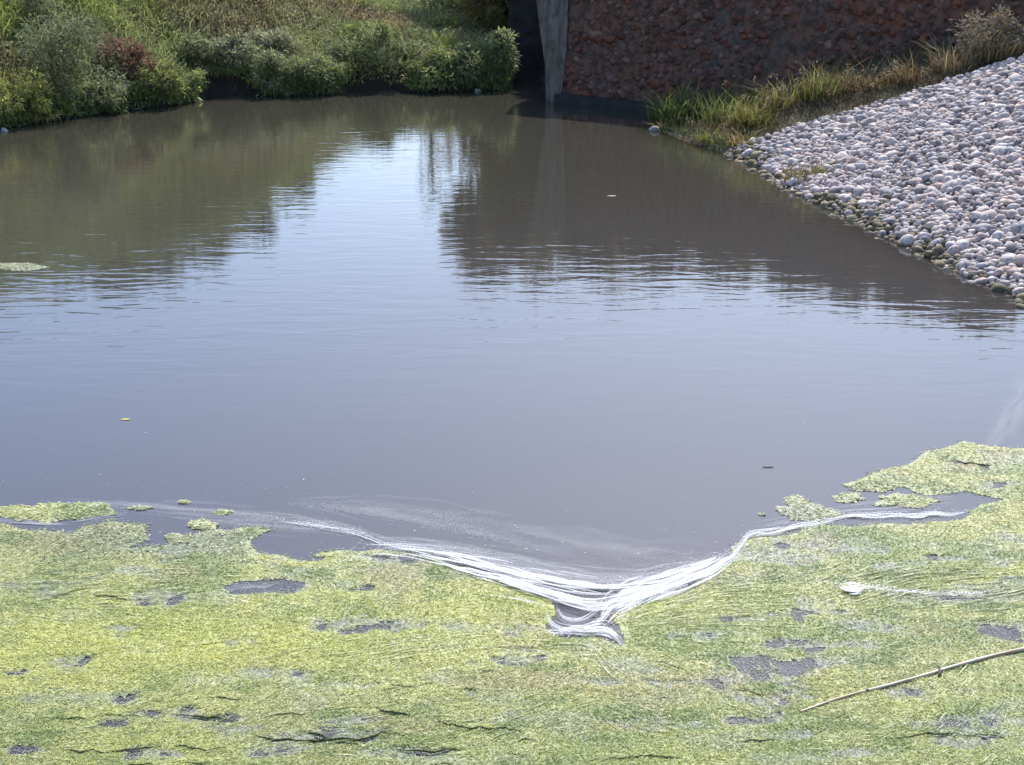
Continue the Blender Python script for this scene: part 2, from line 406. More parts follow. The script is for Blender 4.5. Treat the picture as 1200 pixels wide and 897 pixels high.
# cobble slope
back_px = [(868, 171), (930, 152), (1000, 130), (1080, 107), (1140, 88), (1200, 68), (1290, 40)]
back_w = np.array([ground_hit(*q)[:2] for q in back_px])
COBBLE = np.vstack([[(5.0, 29.4)], back_w, [(21, back_w[-1][1]-1), (21, 5), (7.0, 5), (6.4, 17), (5.6, 25)]])
cx = np.arange(4.5, 21, .25); cy = np.arange(5, 36, .25); GX, GY = np.meshgrid(cx, cy); bv = np.stack([GX.ravel(), GY.ravel()], -1)
bf = grid_faces(len(cx), len(cy)); ins = inside(bv, COBBLE); bf = bf[ins[bf].all(1)]
bz = np.column_stack([bv, height(bv)+.02]); bz, bf = compact(bz, bf)
cob = link('cobble_slope', mesh_np('cobble_slope', bz, bf, None, True, MAT_GRAVEL), label='slope of pale round cobbles running down into the pond', cat='cobbles', kind='structure')
sp = .108
jx, jy = np.meshgrid(np.arange(4.5, 17.5, sp), np.arange(9, 36, sp*.87)); jx[1::2] += sp/2
P = np.stack([jx.ravel(), jy.ravel()], -1); P = P+rng.uniform(-.34, .34, P.shape)*sp
P = P[inside(P, COBBLE)]; zz = height(P); keep = zz > -.45; P, zz = P[keep], zz[keep]
px_, py_, dep = to_px(np.column_stack([P, zz])); keep = (px_ < 1330) & (py_ < 560); P, zz = P[keep], zz[keep]
N = len(P); rad = np.clip(rng.lognormal(math.log(.065), .38, N), .032, .16)
pos = np.column_stack([P, zz+rad*.28+rng.uniform(0, .03, N)])
R, _ = rot_mats(N, .3, rng); shp = rng.integers(0, len(SHAPES), N)
dry_pal = np.array([(.46, .44, .45), (.40, .38, .40), (.52, .50, .51), (.34, .34, .37), (.47, .41, .41), (.58, .56, .56), (.22, .21, .23), (.42, .36, .34), (.44, .44, .48), (.5, .46, .44)])
wet_pal = np.array([(.24, .23, .15), (.18, .175, .12), (.30, .29, .2), (.15, .145, .10), (.27, .25, .19)])
palette = np.vstack([dry_pal*np.array([1.06, .95, .84]), wet_pal*np.array([.85, .72, .62])])
pick = rng.integers(0, 10, N); stain = pos[:, 2]+rng.normal(0, .07, N)+(noise(P, .8, 3)-.5)*.28 < .035
pick = np.where(stain, rng.integers(10, 15, N), pick)
px_, py_, dep = to_px(pos); seen = (px_ > 860) & (px_ < 1205) & (py_ > 40) & (zz > -.05)
size = np.where(seen, rad*FPX/dep, 0); order = np.argsort(-size); big = order[:300]; rest = order[300:]
place_pieces('cobble', big, pos, rad, R, shp, palette, pick, MAT_COBBLE, cob)
V, F, C = bake_stones(pos[rest], rad[rest], palette[pick[rest]]*rng.uniform(.85, 1.12, (len(rest), 1)), R[rest], shp[rest])
link('cobble_mass', mesh_np('cobble_mass', V, F, C, True, MAT_COBBLE), parent=cob, kind='stuff')
print('cobbles', N)

# ------------------------------------------------------------------ rubble wall
WT = 4.1
wall = empty('rubble_wall', (W0[0], W0[1], 0), 'dark rubble wall of reddish stones in earth, shaded, standing in the water', 'wall')
def wpt(a, z, proud=0.):
    """a metres along the wall from its corner, height z, proud of the face"""
    a = np.asarray(a, float); z = np.asarray(z, float); xy = W0+a[..., None]*WDIR+((proud-.08*z)[..., None])*WNOR
    return np.concatenate([xy, z[..., None]], -1)
aa = np.arange(.0, WLEN, .1); za = np.arange(-.8, WT+.01, .1)
A, Z = np.meshgrid(aa, za); pp = np.stack([A.ravel(), Z.ravel()], -1)
bumpy = (fbm(pp, 1.3, 4, 31)-.5)*.22+(noise(pp, 5, 33)-.5)*.06
topv = WT+(fbm(pp*[1, 0], .8, 3, 35)-.5)*.5
front = wpt(pp[:, 0], np.where(pp[:, 1] > 3.7, np.minimum(pp[:, 1], topv), pp[:, 1]), bumpy)
nA, nZ = len(aa), len(za); ff = grid_faces(nA, nZ)
top_row = front[(nZ-1)*nA:]; back = top_row.copy(); back[:, :2] -= WNOR*1.6; back[:, 2] -= .1; low = back.copy(); low[:, 2] = -.8
wv_ = np.vstack([front, back, low]); o1 = nZ*nA
i = np.arange(nA-1)
f2 = np.stack([(nZ-1)*nA+i, (nZ-1)*nA+i+1, o1+i+1, o1+i], -1); f3 = np.stack([o1+i, o1+i+1, o1+nA+i+1, o1+nA+i], -1)
core = link('wall_core', mesh_np('wall_core', wv_-np.array([W0[0], W0[1], 0]), np.vstack([ff, f2, f3]), None, True, MAT_WALL), parent=wall)
# concrete quoin at the corner: leans out to the left as it rises
def prism(name, prof, depth_vec, mat, parent, bev=.02):
    import bmesh
    bm = bmesh.new(); a = [bm.verts.new(q) for q in prof]; b = [bm.verts.new(np.array(q)+depth_vec) for q in prof]
    k = len(prof); bm.faces.new(a); bm.faces.new(b[::-1])
    for i in range(k): bm.faces.new((a[i], b[i], b[(i+1) % k], a[(i+1) % k]))
    bmesh.ops.recalc_face_normals(bm, faces=bm.faces)
    bmesh.ops.bevel(bm, geom=list(bm.edges), offset=bev, segments=2, affect='EDGES')
    me = bpy.data.meshes.new(name); bm.to_mesh(me); bm.free(); me.materials.append(mat)
    return link(name, me, parent=parent)
q0 = np.array([W0[0], W0[1], 0])
e = lambda a, z, pr=.13: (wpt(np.array(a), np.array(z), np.array(pr))-q0)
prism('concrete_corner', [e(-.15, -.8, .07), e(.3, -.8, .07), e(.45, 1.6, .07), e(.4, 3.1, .07), e(.5, 4.25, .07), e(-1.0, 4.25, .07), e(-.72, 2.6, .07), e(-.34, 1.1, .07)], np.array([.25, 1.9, 0]), MAT_STAINED, wall)
prism('footing', [e(.3, -.8, .0), e(4.6, -.8, .0), e(4.6, .24, .0), e(.3, .28, .0)], np.append(WNOR*.42, 0), MAT_WALLSTONE if False else rock_mat('shadow_dark_concrete', 4, .5, .7, False, (.035, .031, .024)), wall, .03)  # footing's near-black colour stands in for the wall's shadow
# wing wall closing the gap behind the corner, its shade painted into near-black stone
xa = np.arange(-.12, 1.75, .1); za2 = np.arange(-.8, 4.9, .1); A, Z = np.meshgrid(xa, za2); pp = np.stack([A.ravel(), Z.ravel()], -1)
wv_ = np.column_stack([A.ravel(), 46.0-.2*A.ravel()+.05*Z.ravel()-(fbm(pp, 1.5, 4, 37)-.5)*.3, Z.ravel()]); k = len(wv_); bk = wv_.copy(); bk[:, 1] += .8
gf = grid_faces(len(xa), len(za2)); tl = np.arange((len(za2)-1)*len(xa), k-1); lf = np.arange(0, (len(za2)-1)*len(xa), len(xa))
link('wing_wall', mesh_np('wing_wall', np.vstack([wv_, bk])-q0, np.vstack([gf, gf[:, ::-1]+k, np.stack([tl, tl+1, tl+1+k, tl+k], -1), np.stack([lf, lf+len(xa), lf+len(xa)+k, lf+k], -1)]), None, True, rock_mat('shade_dark_stone', 3, .8, .95, False, (.042, .035, .03))), parent=wall)
# stones in the face
sp = .24
A, Z = np.meshgrid(np.arange(.35, WLEN-.2, sp), np.arange(.05, WT-.1, sp*.8)); A[1::2] += sp/2
q = np.stack([A.ravel(), Z.ravel()], -1)+rng.uniform(-.4, .4, (A.size, 2))*sp
q = q[noise(q, 1.1, 41) > .16]; N = len(q)
wrad = np.clip(rng.lognormal(math.log(.1), .35, N), .05, .2)
bq = (fbm(q, 1.3, 4, 31)-.5)*.22
wpos = wpt(q[:, 0], q[:, 1], bq-wrad*.18)-q0
R, _ = rot_mats(N, .5, rng); shp = rng.integers(0, len(SHAPES), N)
wpal = np.array([(.20, .105, .085), (.16, .12, .115), (.24, .13, .09), (.13, .115, .125), (.27, .21, .2), (.10, .075, .07), (.19, .16, .165), (.30, .26, .24), (.17, .09, .07), (.22, .2, .21)])
wpal = (wpal*.65+np.array((.15, .075, .05))*.35)*np.array([.96, .68, .54])
pick = rng.integers(0, 10, N)
greyish = np.exp(-(((q[:, 0]-2.2)/1.6)**2+((q[:, 1]-1.1)/.7)**2)) > rng.uniform(.1, .9, N)
pick = np.where(greyish, rng.choice([3, 6, 9, 1], N), pick)
px_, py_, dep = to_px(wpos+q0); hid = height((wpos+q0)[:, :2]+WNOR*.6) > q[:, 1]-.05
size = np.where((px_ < 1200) & (py_ > -4) & ~hid, wrad*FPX/dep, 0); order = np.argsort(-size); big = order[:300]; big = big[size[big] > 0]
rest = np.setdiff1d(np.arange(N), big); rest = rest[~hid[rest]]
q0save = q0.copy()
from mathutils import Matrix
cache = {}
for i in big:
    key = (int(shp[i]), int(pick[i]))
    if key not in cache: cache[key] = mesh_np('stone', SHAPES[key[0]], ICO_F, np.tile(wpal[key[1]], (len(ICO_V), 1)), True, MAT_WALLSTONE)
    o = bpy.data.objects.new('stone', cache[key]); COL.objects.link(o); o.parent = wall
    o.matrix_local = Matrix([list(R[i][r]*wrad[i])+[wpos[i][r]] for r in range(3)]+[[0, 0, 0, 1]])
V, F, C = bake_stones(wpos[rest], wrad[rest], wpal[pick[rest]], R[rest], shp[rest])
link('stone_mass', mesh_np('stone_mass', V, F, C, True, MAT_WALLSTONE), parent=wall, kind='stuff')

# ------------------------------------------------------------------ foliage builders
def norm(v): return v/np.maximum(np.linalg.norm(v, axis=-1, keepdims=True), 1e-9)
def leaves(base, direc, L, Wd, col):
    """rhombic leaves: base points, unit directions, lengths, widths"""
    n = len(base); side = norm(np.cross(direc, rng.normal(size=(n, 3))))
    up = np.cross(side, direc)
    mid = base+direc*(L*.45)[:, None]+up*(L*.08)[:, None]
    tip = base+direc*L[:, None]-np.array([0, 0, 1])*(L*.18)[:, None]
    v = np.stack([base, mid+side*(Wd/2)[:, None], tip, mid-side*(Wd/2)[:, None]], 1).reshape(-1, 3)
    return v, np.arange(4*n).reshape(n, 4), np.repeat(col, 4, 0)
def blades(base, lean, H, Wd, col, droop=.35):
    """grass blades in two segments; lean = horizontal 2D offset per unit height"""
    n = len(base); a = rng.uniform(0, 2*np.pi, n); side = np.stack([np.cos(a), np.sin(a), 0*a], -1)*(Wd/2)[:, None]
    ln = np.column_stack([lean, np.zeros(n)])
    mid = base+np.array([0, 0, 1])*(H*.6)[:, None]+ln*(H*.4)[:, None]
    tip = base+np.array([0, 0, 1])*(H*(1-droop*np.linalg.norm(lean, axis=1)*.6))[:, None]+ln*(H*(1+droop))[:, None]
    v = np.stack([base-side, base+side, mid-side*.8, mid+side*.8, tip-side*.12, tip+side*.12], 1).reshape(-1, 3)
    k = np.arange(n)[:, None]*6
    f = np.concatenate([k+np.array([[0, 1, 3, 2]]), k+np.array([[2, 3, 5, 4]])], 0)
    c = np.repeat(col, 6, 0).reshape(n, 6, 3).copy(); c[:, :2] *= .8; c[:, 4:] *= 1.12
    return v, f, c.reshape(-1, 3)
def join(parts):
    V, F, C = [], [], []; o = 0
    for v, f, c in parts: V.append(v); F.append(f+o); C.append(c); o += len(v)
    return np.vstack(V), np.vstack(F), np.vstack(C)
def colmix(n, cols, jitter=.2):
    c = 1.28*np.array(cols)[rng.integers(0, len(cols), n)]
    return c*np.exp(rng.normal(0, jitter, (n, 1)))

def tube(path, radii, sides=7):
    path = np.asarray(path, float); n = len(path); V = []
    for i in range(n):
        t = norm(path[min(i+1, n-1)]-path[max(i-1, 0)]); a = norm(np.cross(t, [.3, .8, .52])); b = np.cross(t, a)
        th = np.arange(sides)*2*np.pi/sides
        V.append(path[i]+radii[i]*(np.cos(th)[:, None]*a+np.sin(th)[:, None]*b))
    F = []
    for i in range(n-1):
        for k in range(sides): F.append((i*sides+k, i*sides+(k+1) % sides, (i+1)*sides+(k+1) % sides, (i+1)*sides+k))
    F.append([0]*0 or (0, 2, 4, 6) if sides >= 7 else (0, 1, 2, 3))
    return np.vstack(V), np.array(F)

def crown_points(n, rx, ry, h, clumps, r, base=.1, tight=.5):
    """points in lumpy clumps through an ellipsoidal crown standing on z=0; returns points and outward directions"""
    th = r.uniform(0, 2*np.pi, clumps); u = r.uniform(0, 1, clumps)**.6; zc = r.uniform(base, 1, clumps)
    wz_ = np.sqrt(np.clip(1-((zc-.42)/.62)**2, .12, 1))
    cc = np.stack([np.cos(th)*u*rx*wz_*.8, np.sin(th)*u*ry*wz_*.8, zc*h*.88], -1)
    cr = r.uniform(.4, 1.5, clumps)*tight*np.minimum(min(rx, ry), h*.6)
    k = r.integers(0, clumps, n); d = norm(r.normal(size=(n, 3))); rr = r.uniform(.3, 1, n)**.5*np.exp(r.normal(0, .18, n))
    p = cc[k]+d*(cr[k]*rr)[:, None]*np.array([1, 1, .8]); p[:, 2] = np.maximum(p[:, 2], .02)
    return p, d, k, cc

def shrub(name, px, py, wpx, hpx, cols, label, cat='shrub', n=2600, group=None, leaf=(.16, .045), droop=.35, clumps=16, dz=0., mat=None, back=0., dy=0.):
    """px,py: where its foot stands; size in photo pixels there"""
    g = ground_hit(px, py); g = g+np.array([0, back, 0]); g[2] = max(height(g[None])[0], 0)+dz
    _, _, dep = to_px(g); w = wpx/FPX*dep/2; h = hpx/FPX*dep
    r = np.random.default_rng(int(px*7+py*13))
    e_ = empty(name, g, label, cat, group)
    n = int(n*1.15); clumps = int(clumps*1.8); w *= 1.2; h *= .92
    p, d, k, cc = crown_points(n, w, w*.8, h, clumps, r, .04, .36)
    dr = norm(d+np.array([0, 0, .35])-np.array([0, 0, droop])*r.uniform(0, 2, (n, 1))+r.normal(size=(n, 3))*.4)
    L = leaf[0]*np.exp(r.normal(0, .25, n)); Wd = leaf[1]*np.exp(r.normal(0, .2, n))
    tint = np.exp(r.normal(0, .16, clumps))[k][:, None]
    v, f, c = leaves(p, dr, L, Wd, colmix(n, cols)*tint)
    link('foliage', mesh_np('foliage', v, f, c, False, mat or MAT_LEAF), parent=e_)
    parts = []
    for j in range(min(6, clumps)):
        t_ = cc[j]; tv, tf = tube([(0, 0, -.15), t_*[.35, .35, .5], t_], [.03, .02, .008], 7); parts.append((tv, tf[:-1], np.zeros((len(tv), 3))))
    v, f, c = join(parts); link('stem', mesh_np('stem', v, f, None, True, MAT_BARK), parent=e_)
    return e_
def tuft(name, px, py, wpx, hpx, cols, label, cat='grass tuft', n=420, group=None, spread=.55, wd=.022, mat=None, seeds=0, zmin=0.):
    g = ground_hit(px, py); g[2] = max(height(g[None])[0], zmin)-.03
    _, _, dep = to_px(g); w = wpx/FPX*dep/2; h = hpx/FPX*dep
    e_ = empty(name, g, label, cat, group)
    th = rng.uniform(0, 2*np.pi, n); u = np.sqrt(rng.uniform(0, 1, n))
    base = np.stack([np.cos(th)*u*w*.8, np.sin(th)*u*w*.8, np.zeros(n)], -1)+rng.normal(0, .06, (n, 3))*[1, 1, 0]
    lean = np.stack([np.cos(th), np.sin(th)], -1)*(u*spread*w/h)[:, None]+rng.normal(0, .32, (n, 2))+rng.normal(0, .18, 2)
    Hh = h*.74*np.exp(rng.normal(-.45, .38, n))
    v, f, c = blades(base, lean, np.minimum(Hh, h*1.25), wd*np.exp(rng.normal(0, .25, n)), colmix(n, cols, .3)*np.array([.58, .56, .56]))
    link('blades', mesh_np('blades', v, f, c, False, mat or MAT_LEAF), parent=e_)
    if seeds:
        k = rng.integers(0, n, seeds); tips = v.reshape(n, 6, 3)[k, 4]
        p = np.repeat(tips, 7, 0)+rng.normal(0, .03, (seeds*7, 3)); 
        sv, sf, sc = leaves(p, norm(rng.normal(size=p.shape)+[0, 0, .8]), np.full(len(p), .07), np.full(len(p), .025), colmix(len(p), [(.32, .27, .17), (.25, .19, .11)]))
        link('seed_heads', mesh_np('seed_heads', sv, sf, sc, False, MAT_DRY), parent=e_, kind='stuff')
    return e_

G1, G2, G3 = (.13, .16, .05), (.17, .20, .07), (.10, .125, .055)
GG1, GG2, GG3 = (.135, .15, .075), (.175, .185, .105), (.105, .12, .06)       # grey-green
YG1, YG2 = (.24, .25, .07), (.20, .23, .06)
BR1, BR2 = (.17, .13, .075), (.22, .17, .10)
RD1, RD2 = (.16, .055, .06), (.12, .05, .045)
DR1, DR2, DR3 = (.30, .23, .12), (.24, .18, .09), (.36, .29, .17)

# ------------------------------------------------------------------ bank ground cover
def cover(region, n, xr, yr, seed):
    r = np.random.default_rng(seed)
    p = np.stack([r.uniform(*xr, n), r.uniform(*yr, n)], -1); return p[region(p)]
def on_bank(p):
    s = sdf(p, POND); X, Y, D = to_px(np.column_stack([p, height(p)]))
    hollow = ((X > 236) & (X < 306) | (X > 402) & (X < 486)) & (s < .55)
    return ~hollow & (s > .02) & (s < 15) & (X > -260) & (X < 760) & ((p-W0)@WDIR < .2) & (p[:, 1] > 24)
p = cover(on_bank, 290000, (-24, 1.0), (25, 58), 3)
z = height(p); X, Y, D = to_px(np.column_stack([p, z]))
n1 = len(p); print('bank cover', n1)
nz = fbm(p, .45, 4, 51); nz2 = fbm(p, .9, 3, 53); nz3 = fbm(p, 2.2, 3, 57)
bright = np.clip((-p[:, 0]-6)/6, 0, 1)*np.clip((z-1.4)/1.2, 0, 1)
cg = np.array(GG2)*.55+np.array(G2)*.45; c0 = np.tile(cg, (n1, 1))
def blend(c, k, col): k = np.clip(k, 0, 1)[:, None]; return c*(1-k)+np.array(col)*k
c0 = blend(c0, (nz-.5)*5, (.2, .16, .09)); c0 = blend(c0, (nz2-.52)*5, (.17, .20, .06)); c0 = blend(c0, (nz3-.55)*4, (.1, .115, .06))
c0 = blend(c0, bright*(.5+nz2), (.17, .20, .055))
c0 = blend(c0, np.exp(-(((X-290)/80)**2+((Y-25)/35)**2))*.7, (.23, .175, .11))
c0 = blend(c0, np.exp(-(((X-20)/70)**2+((Y-120)/25)**2))*.7, (.26, .23, .07))
c0 = 1.3*c0*np.exp(rng.normal(0, .25, (n1, 1)))
hgt = (.16+.3*nz2)*np.exp(rng.normal(0, .3, n1))*(1+.5*np.clip((-p[:, 0]-8)/6, 0, 1))
half = n1//2
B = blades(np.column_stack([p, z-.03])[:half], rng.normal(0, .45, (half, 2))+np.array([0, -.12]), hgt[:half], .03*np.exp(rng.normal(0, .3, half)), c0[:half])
nl = n1-half; lb = np.column_stack([p, z])[half:]+np.column_stack([rng.normal(0, .05, (nl, 2)), rng.uniform(.02, 1, nl)*hgt[half:]])
Lv = leaves(lb, norm(rng.normal(size=(nl, 3))+[0, -.2, .5]), .12*np.exp(rng.normal(0, .3, nl)), .04*np.exp(rng.normal(0, .25, nl)), c0[half:]*1.1)
# leaves trailing over the lip to the water, except above the hollows
nt = 16000; seg = rng.integers(0, len(left_shore)-1, nt); tt = rng.uniform(size=(nt, 1)); tp = left_shore[seg]*(1-tt)+left_shore[seg+1]*tt
ok = ~np.isin(seg, [k for k in range(len(shore_px)-1) if 232 <= shore_px[k][0] < 310 or 398 <= shore_px[k][0] < 490]); dip = ~ok; keep_ = ok | (rng.uniform(size=nt) < .5); tp, dip = tp[keep_], dip[keep_]; nt = len(tp)
tb = np.column_stack([tp+rng.normal(0, .07, (nt, 2))-[0, .05], .85*np.where(dip, 1-.55*rng.uniform(size=nt)**1.6*(.2+1.4*noise(tp, 2.5, 5)), rng.uniform(size=nt)**.8)+.02]); tcol = colmix(nt, [GG2, G2, GG3, YG2], .25)*(.7+.6*fbm(tp, 1.2, 3, 59))[:, None]
Tv = leaves(tb, norm(rng.normal(size=(nt, 3))+[0, -.6, -.3]), .15*np.exp(rng.normal(0, .3, nt)), .04*np.exp(rng.normal(0, .25, nt)), tcol)
# tangled weeds thickening towards the water
def low_bank(p):
    s_ = sdf(p, POND); X_, _, _ = to_px(np.column_stack([p, height(p)])); return (s_ > .35) & (s_ < 4.2) & (X_ > -200) & (X_ < 602) & (p[:, 1] > 26)
wp = cover(low_bank, 150000, (-24, .6), (26, 50), 13); nw = len(wp); wsd = sdf(wp, POND); lump = np.clip((fbm(wp, .9, 3, 67)-.36)*3.4, 0, 1)*np.clip(1.25-wsd/4.2, 0, 1)
wz0 = height(wp)+rng.uniform(size=nw)**.6*(.1+.75*lump); wcol = blend(np.array([GG2, G2, GG1, GG2])[rng.integers(0, 4, nw)], (fbm(wp, 1.1, 3, 69)-.5)*4, (.19, .2, .075))
wcol = blend(wcol, (fbm(wp, .7, 3, 70)-.54)*5, (.2, .15, .09))*1.3*np.exp(rng.normal(0, .25, (nw, 1)))
Wv = leaves(np.column_stack([wp, wz0]), norm(rng.normal(size=(nw, 3))+[0, -.25, .25]), .13*np.exp(rng.normal(0, .3, nw)), .034*np.exp(rng.normal(0, .25, nw)), wcol)
v, f, c = join([B, Lv, Tv, Wv])
link('bank_grass', mesh_np('bank_grass', v, f, c, False, MAT_LEAF), label='rough green and brown grass covering the far bank', cat='grass', kind='stuff')

# shrubs and weeds standing on the far bank
BK = 'shrubs along the far bank'
S = [
 ('shrub', 78, 118, 128, 108, [GG1, GG2, GG3], 'large grey-green feathery bush at the left end of the far bank', dict(n=5200, leaf=(.17, .03), clumps=26)),
 ('shrub', 22, 142, 90, 62, [YG1, YG2, (.24, .19, .08), G2], 'yellowish weedy clump at the far left waterline', dict(n=2600, leaf=(.14, .04))),
 ('shrub', 152, 90, 84, 44, [RD2, (.12, .06, .045), (.10, .075, .045), (.13, .10, .06)], 'dark red leafed shrub between green bushes on far bank', dict(n=1900, leaf=(.12, .05))),
 ('shrub', 118, 133, 62, 36, [GG2, G1, GG3], 'low grey-green clump drooping to water below the red shrub', dict(n=1700)),
 ('shrub', 185, 119, 74, 46, [G1, G2, (.17, .15, .06)], 'rounded green weed clump at waterline right of red shrub', dict(n=2000)),
 ('shrub', 228, 84, 62, 36, [GG1, GG2, G3], 'leafy clump crowning the left edge of first dark hollow', dict(n=1800, dz=.15)),
 ('shrub', 274, 86, 74, 34, [GG2, GG1, (.19, .2, .13)], 'grey-green clump overhanging the dark hollow nearest the left bushes', dict(n=2200, dz=.25)),
 ('shrub', 318, 110, 40, 48, [(.2, .21, .13), GG2, G2], 'pale leafy spur of weeds reaching water between two dark hollows', dict(n=1500)),
 ('shrub', 362, 106, 92, 40, [GG1, GG3, G2], 'dense dark green bush hanging to the water left of largest hollow', dict(n=2400)),
 ('shrub', 445, 82, 116, 42, [GG1, GG2, G2], 'wide bush arching over the largest dark hollow in far bank', dict(n=3200, dz=.25)),
 ('shrub', 512, 103, 70, 42, [G2, GG2, YG2], 'bright tipped weed clump trailing into water right of largest hollow', dict(n=2300)),
 ('shrub', 552, 94, 78, 44, [GG2, G2, GG1], 'broad grey-green clump near the right end of far bank', dict(n=2600)),
 ('shrub', 586, 88, 36, 56, [G2, GG2, (.2, .22, .12)], 'tall leafy clump on bank corner beside the shaded gap', dict(n=2400, clumps=18)),
 ('shrub', 48, 38, 60, 52, [GG2, GG1], 'pale grey-green bush high on the left hillside', dict(n=2200, leaf=(.16, .03))),
 ('shrub', 430, 52, 70, 26, [YG2, G2, G1], 'yellow-green weed patch on slope above the largest hollow', dict(n=1700)),
 ('shrub', 320, 62, 60, 30, [(.2, .21, .14), GG2], 'pale flowering weed patch on slope above the first hollow', dict(n=1500)),
 ('shrub', 520, 42, 60, 24, [(.22, .2, .09), YG2, G2], 'brownish green weed patch near the top of far bank', dict(n=1300)),
]
for nm, x, y, w, h, cols, lab, kw in S: shrub(nm, x, y, w, h, cols, lab, group=BK, **kw)

# ------------------------------------------------------------------ right-hand grasses
def on_spit(p):
    s = sdf(p, POND); q = p-W0; off = -(q@WNOR)
    return (s > .03) & (off < .12) & (p[:, 0] > 3) & ~inside(p, COBBLE) & (p[:, 1] < 37.2) & (p[:, 1] > 26) & (p[:, 0] < 17)
p = cover(on_spit, 46000, (3, 17), (26, 38), 8); z = height(p); n1 = len(p); print('spit cover', n1)
t = np.clip((p[:, 0]-4.6)/3.2, 0, 1)+(fbm(p, .7, 3, 61)-.5)*1.2
c0 = blend(np.tile((.085, .11, .035), (n1, 1)), t, (.125, .092, .058)); c0 = blend(c0, (fbm(p, 1.2, 3, 63)-.55)*6, (.22, .165, .08)); c0 *= np.exp(rng.normal(0, .22, (n1, 1)))
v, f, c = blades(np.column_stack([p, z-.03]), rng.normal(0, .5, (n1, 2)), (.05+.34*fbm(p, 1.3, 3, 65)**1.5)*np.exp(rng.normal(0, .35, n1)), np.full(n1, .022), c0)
link('dry_grass_cover', mesh_np('dry_grass_cover', v, f, c, False, MAT_DRY), label='dry straw and green grass between rubble wall and cobbles', cat='grass', kind='stuff')
TG = 'grass tufts at the foot of the wall'
T = [
 (806, 142, 84, 52, [G1, G2, (.09, .14, .04)], 'lush dark green reed clump at the waterline before the wall', dict(n=620, wd=.03)),
 (775, 141, 34, 36, [(.2, .21, .1), G2], 'small pale reed tuft at the tip of the spit beside the wall', dict(n=200)),
 (846, 146, 56, 50, [G2, YG2, G1], 'green grass tuft right of the dark reed clump', dict(n=420)),
 (882, 148, 60, 46, [YG1, YG2, DR2], 'yellow-green grass tuft above the first cobbles', dict(n=420, seeds=20)),
 (872, 170, 46, 24, [YG2, DR2, DR1], 'low straw tuft overhanging water beside the first cobbles', dict(n=260)),
 (832, 166, 44, 18, [G2, YG2], 'low sedge growing in the shallows in front of the reeds', dict(n=240)),
 (915, 128, 54, 46, [DR2, YG2, BR2], 'brownish grass tuft behind the upper left cobbles', dict(n=360, seeds=24)),
 (962, 116, 60, 52, [G2, YG2, DR2], 'tall half green tuft against the middle of the wall', dict(n=420, seeds=30)),
 (1012, 106, 54, 38, [DR2, BR1, BR2], 'dull brown grass tuft behind the middle of cobble crest', dict(n=340, seeds=24)),
 (1062, 96, 54, 36, [BR1, DR2, BR2], 'dark brown dry tuft at the wall above cobble crest', dict(n=340, seeds=24)),
 (1118, 84, 58, 42, [DR1, DR2, DR3], 'golden straw tuft near the top of the cobble slope', dict(n=420, mat=MAT_DRY)),
 (1168, 70, 60, 44, [DR1, DR3, DR2], 'pale golden straw tuft at the top right of the cobbles', dict(n=420, mat=MAT_DRY)),
 (932, 214, 32, 32, [DR2, DR1, YG2], 'straw coloured tuft growing among wet cobbles at the waterline', dict(n=190)),
 (966, 204, 36, 20, [YG1, YG2, DR1], 'small yellow-green tuft growing among the dry cobbles', dict(n=190)),
]
for x, y, w, h, cols, lab, kw in T: tuft('grass_tuft', x, y, w, h, cols, lab, group=TG, **kw)
shrub('dry_bush', 1168, 66, 90, 62, [(.24, .2, .16), (.19, .16, .12), DR2], 'grey-brown dry bush at the right end of the wall', 'bush', 2600, leaf=(.13, .025), mat=MAT_DRY)

# ------------------------------------------------------------------ trees beyond the crest (seen mirrored in the water)
def tree(px, d, top_py_reflect, wpx, cols, label, n=2600, sparse=False, group='trees beyond the far bank'):
    x = (px-600)/FPX*d*1.0; a = PITCH+math.atan((top_py_reflect-448.5)/FPX)
    top = math.tan(a)*d-CAM_H; z0 = float(height(np.array([[x, d]]))[0]); h = max(top-z0, 1.2); w = wpx/FPX*d/2
    r = np.random.default_rng(int(px*3+d))
    e_ = empty('tree', (x, d, z0), label, 'tree', group)
    p, dd, k, cc = crown_points(n, w*1.25, w, h*.9, 30 if not sparse else 14, r, .04, .5 if not sparse else .3); p[:, 2] += h*.1; cc[:, 2] += h*.1
    tint = np.exp(r.normal(0, .2, len(cc)))[k][:, None]
    v, f, c = leaves(p, norm(dd+r.normal(size=(n, 3))*.6), (.34 if not sparse else .22)*np.exp(r.normal(0, .2, n)), (.17 if not sparse else .09)*np.exp(r.normal(0, .2, n)), colmix(n, cols)*tint)
    link('crown', mesh_np('crown', v, f, c, False, MAT_LEAF), parent=e_)
    parts = []; tv, tf = tube([(0, 0, -.3), (.05, 0, h*.25), (-.05, .05, h*.55), (0, 0, h*.85)], (np.array([.06*h**.5+.04, .05*h**.5+.02, .05, .015])*(.18 if sparse else 1)), 7); parts.append((tv, tf[:-1], np.zeros((len(tv), 3))))
    for j in range(10):
        t_ = cc[j]; b0 = np.array([0, 0, t_[2]*.55]); tv, tf = tube([b0, (b0+t_)/2+[0, 0, .1], t_], [.05, .035, .012], 7); parts.append((tv, tf[:-1], np.zeros((len(tv), 3))))
    v, f, c = join(parts); link('trunk', mesh_np('trunk', v, f, None, True, MAT_BARK), parent=e_)
TD = [(.07, .09, .025), (.09, .10, .03), (.06, .075, .025)]; TB = [(.14, .11, .04), (.12, .105, .035), (.16, .12, .05)]
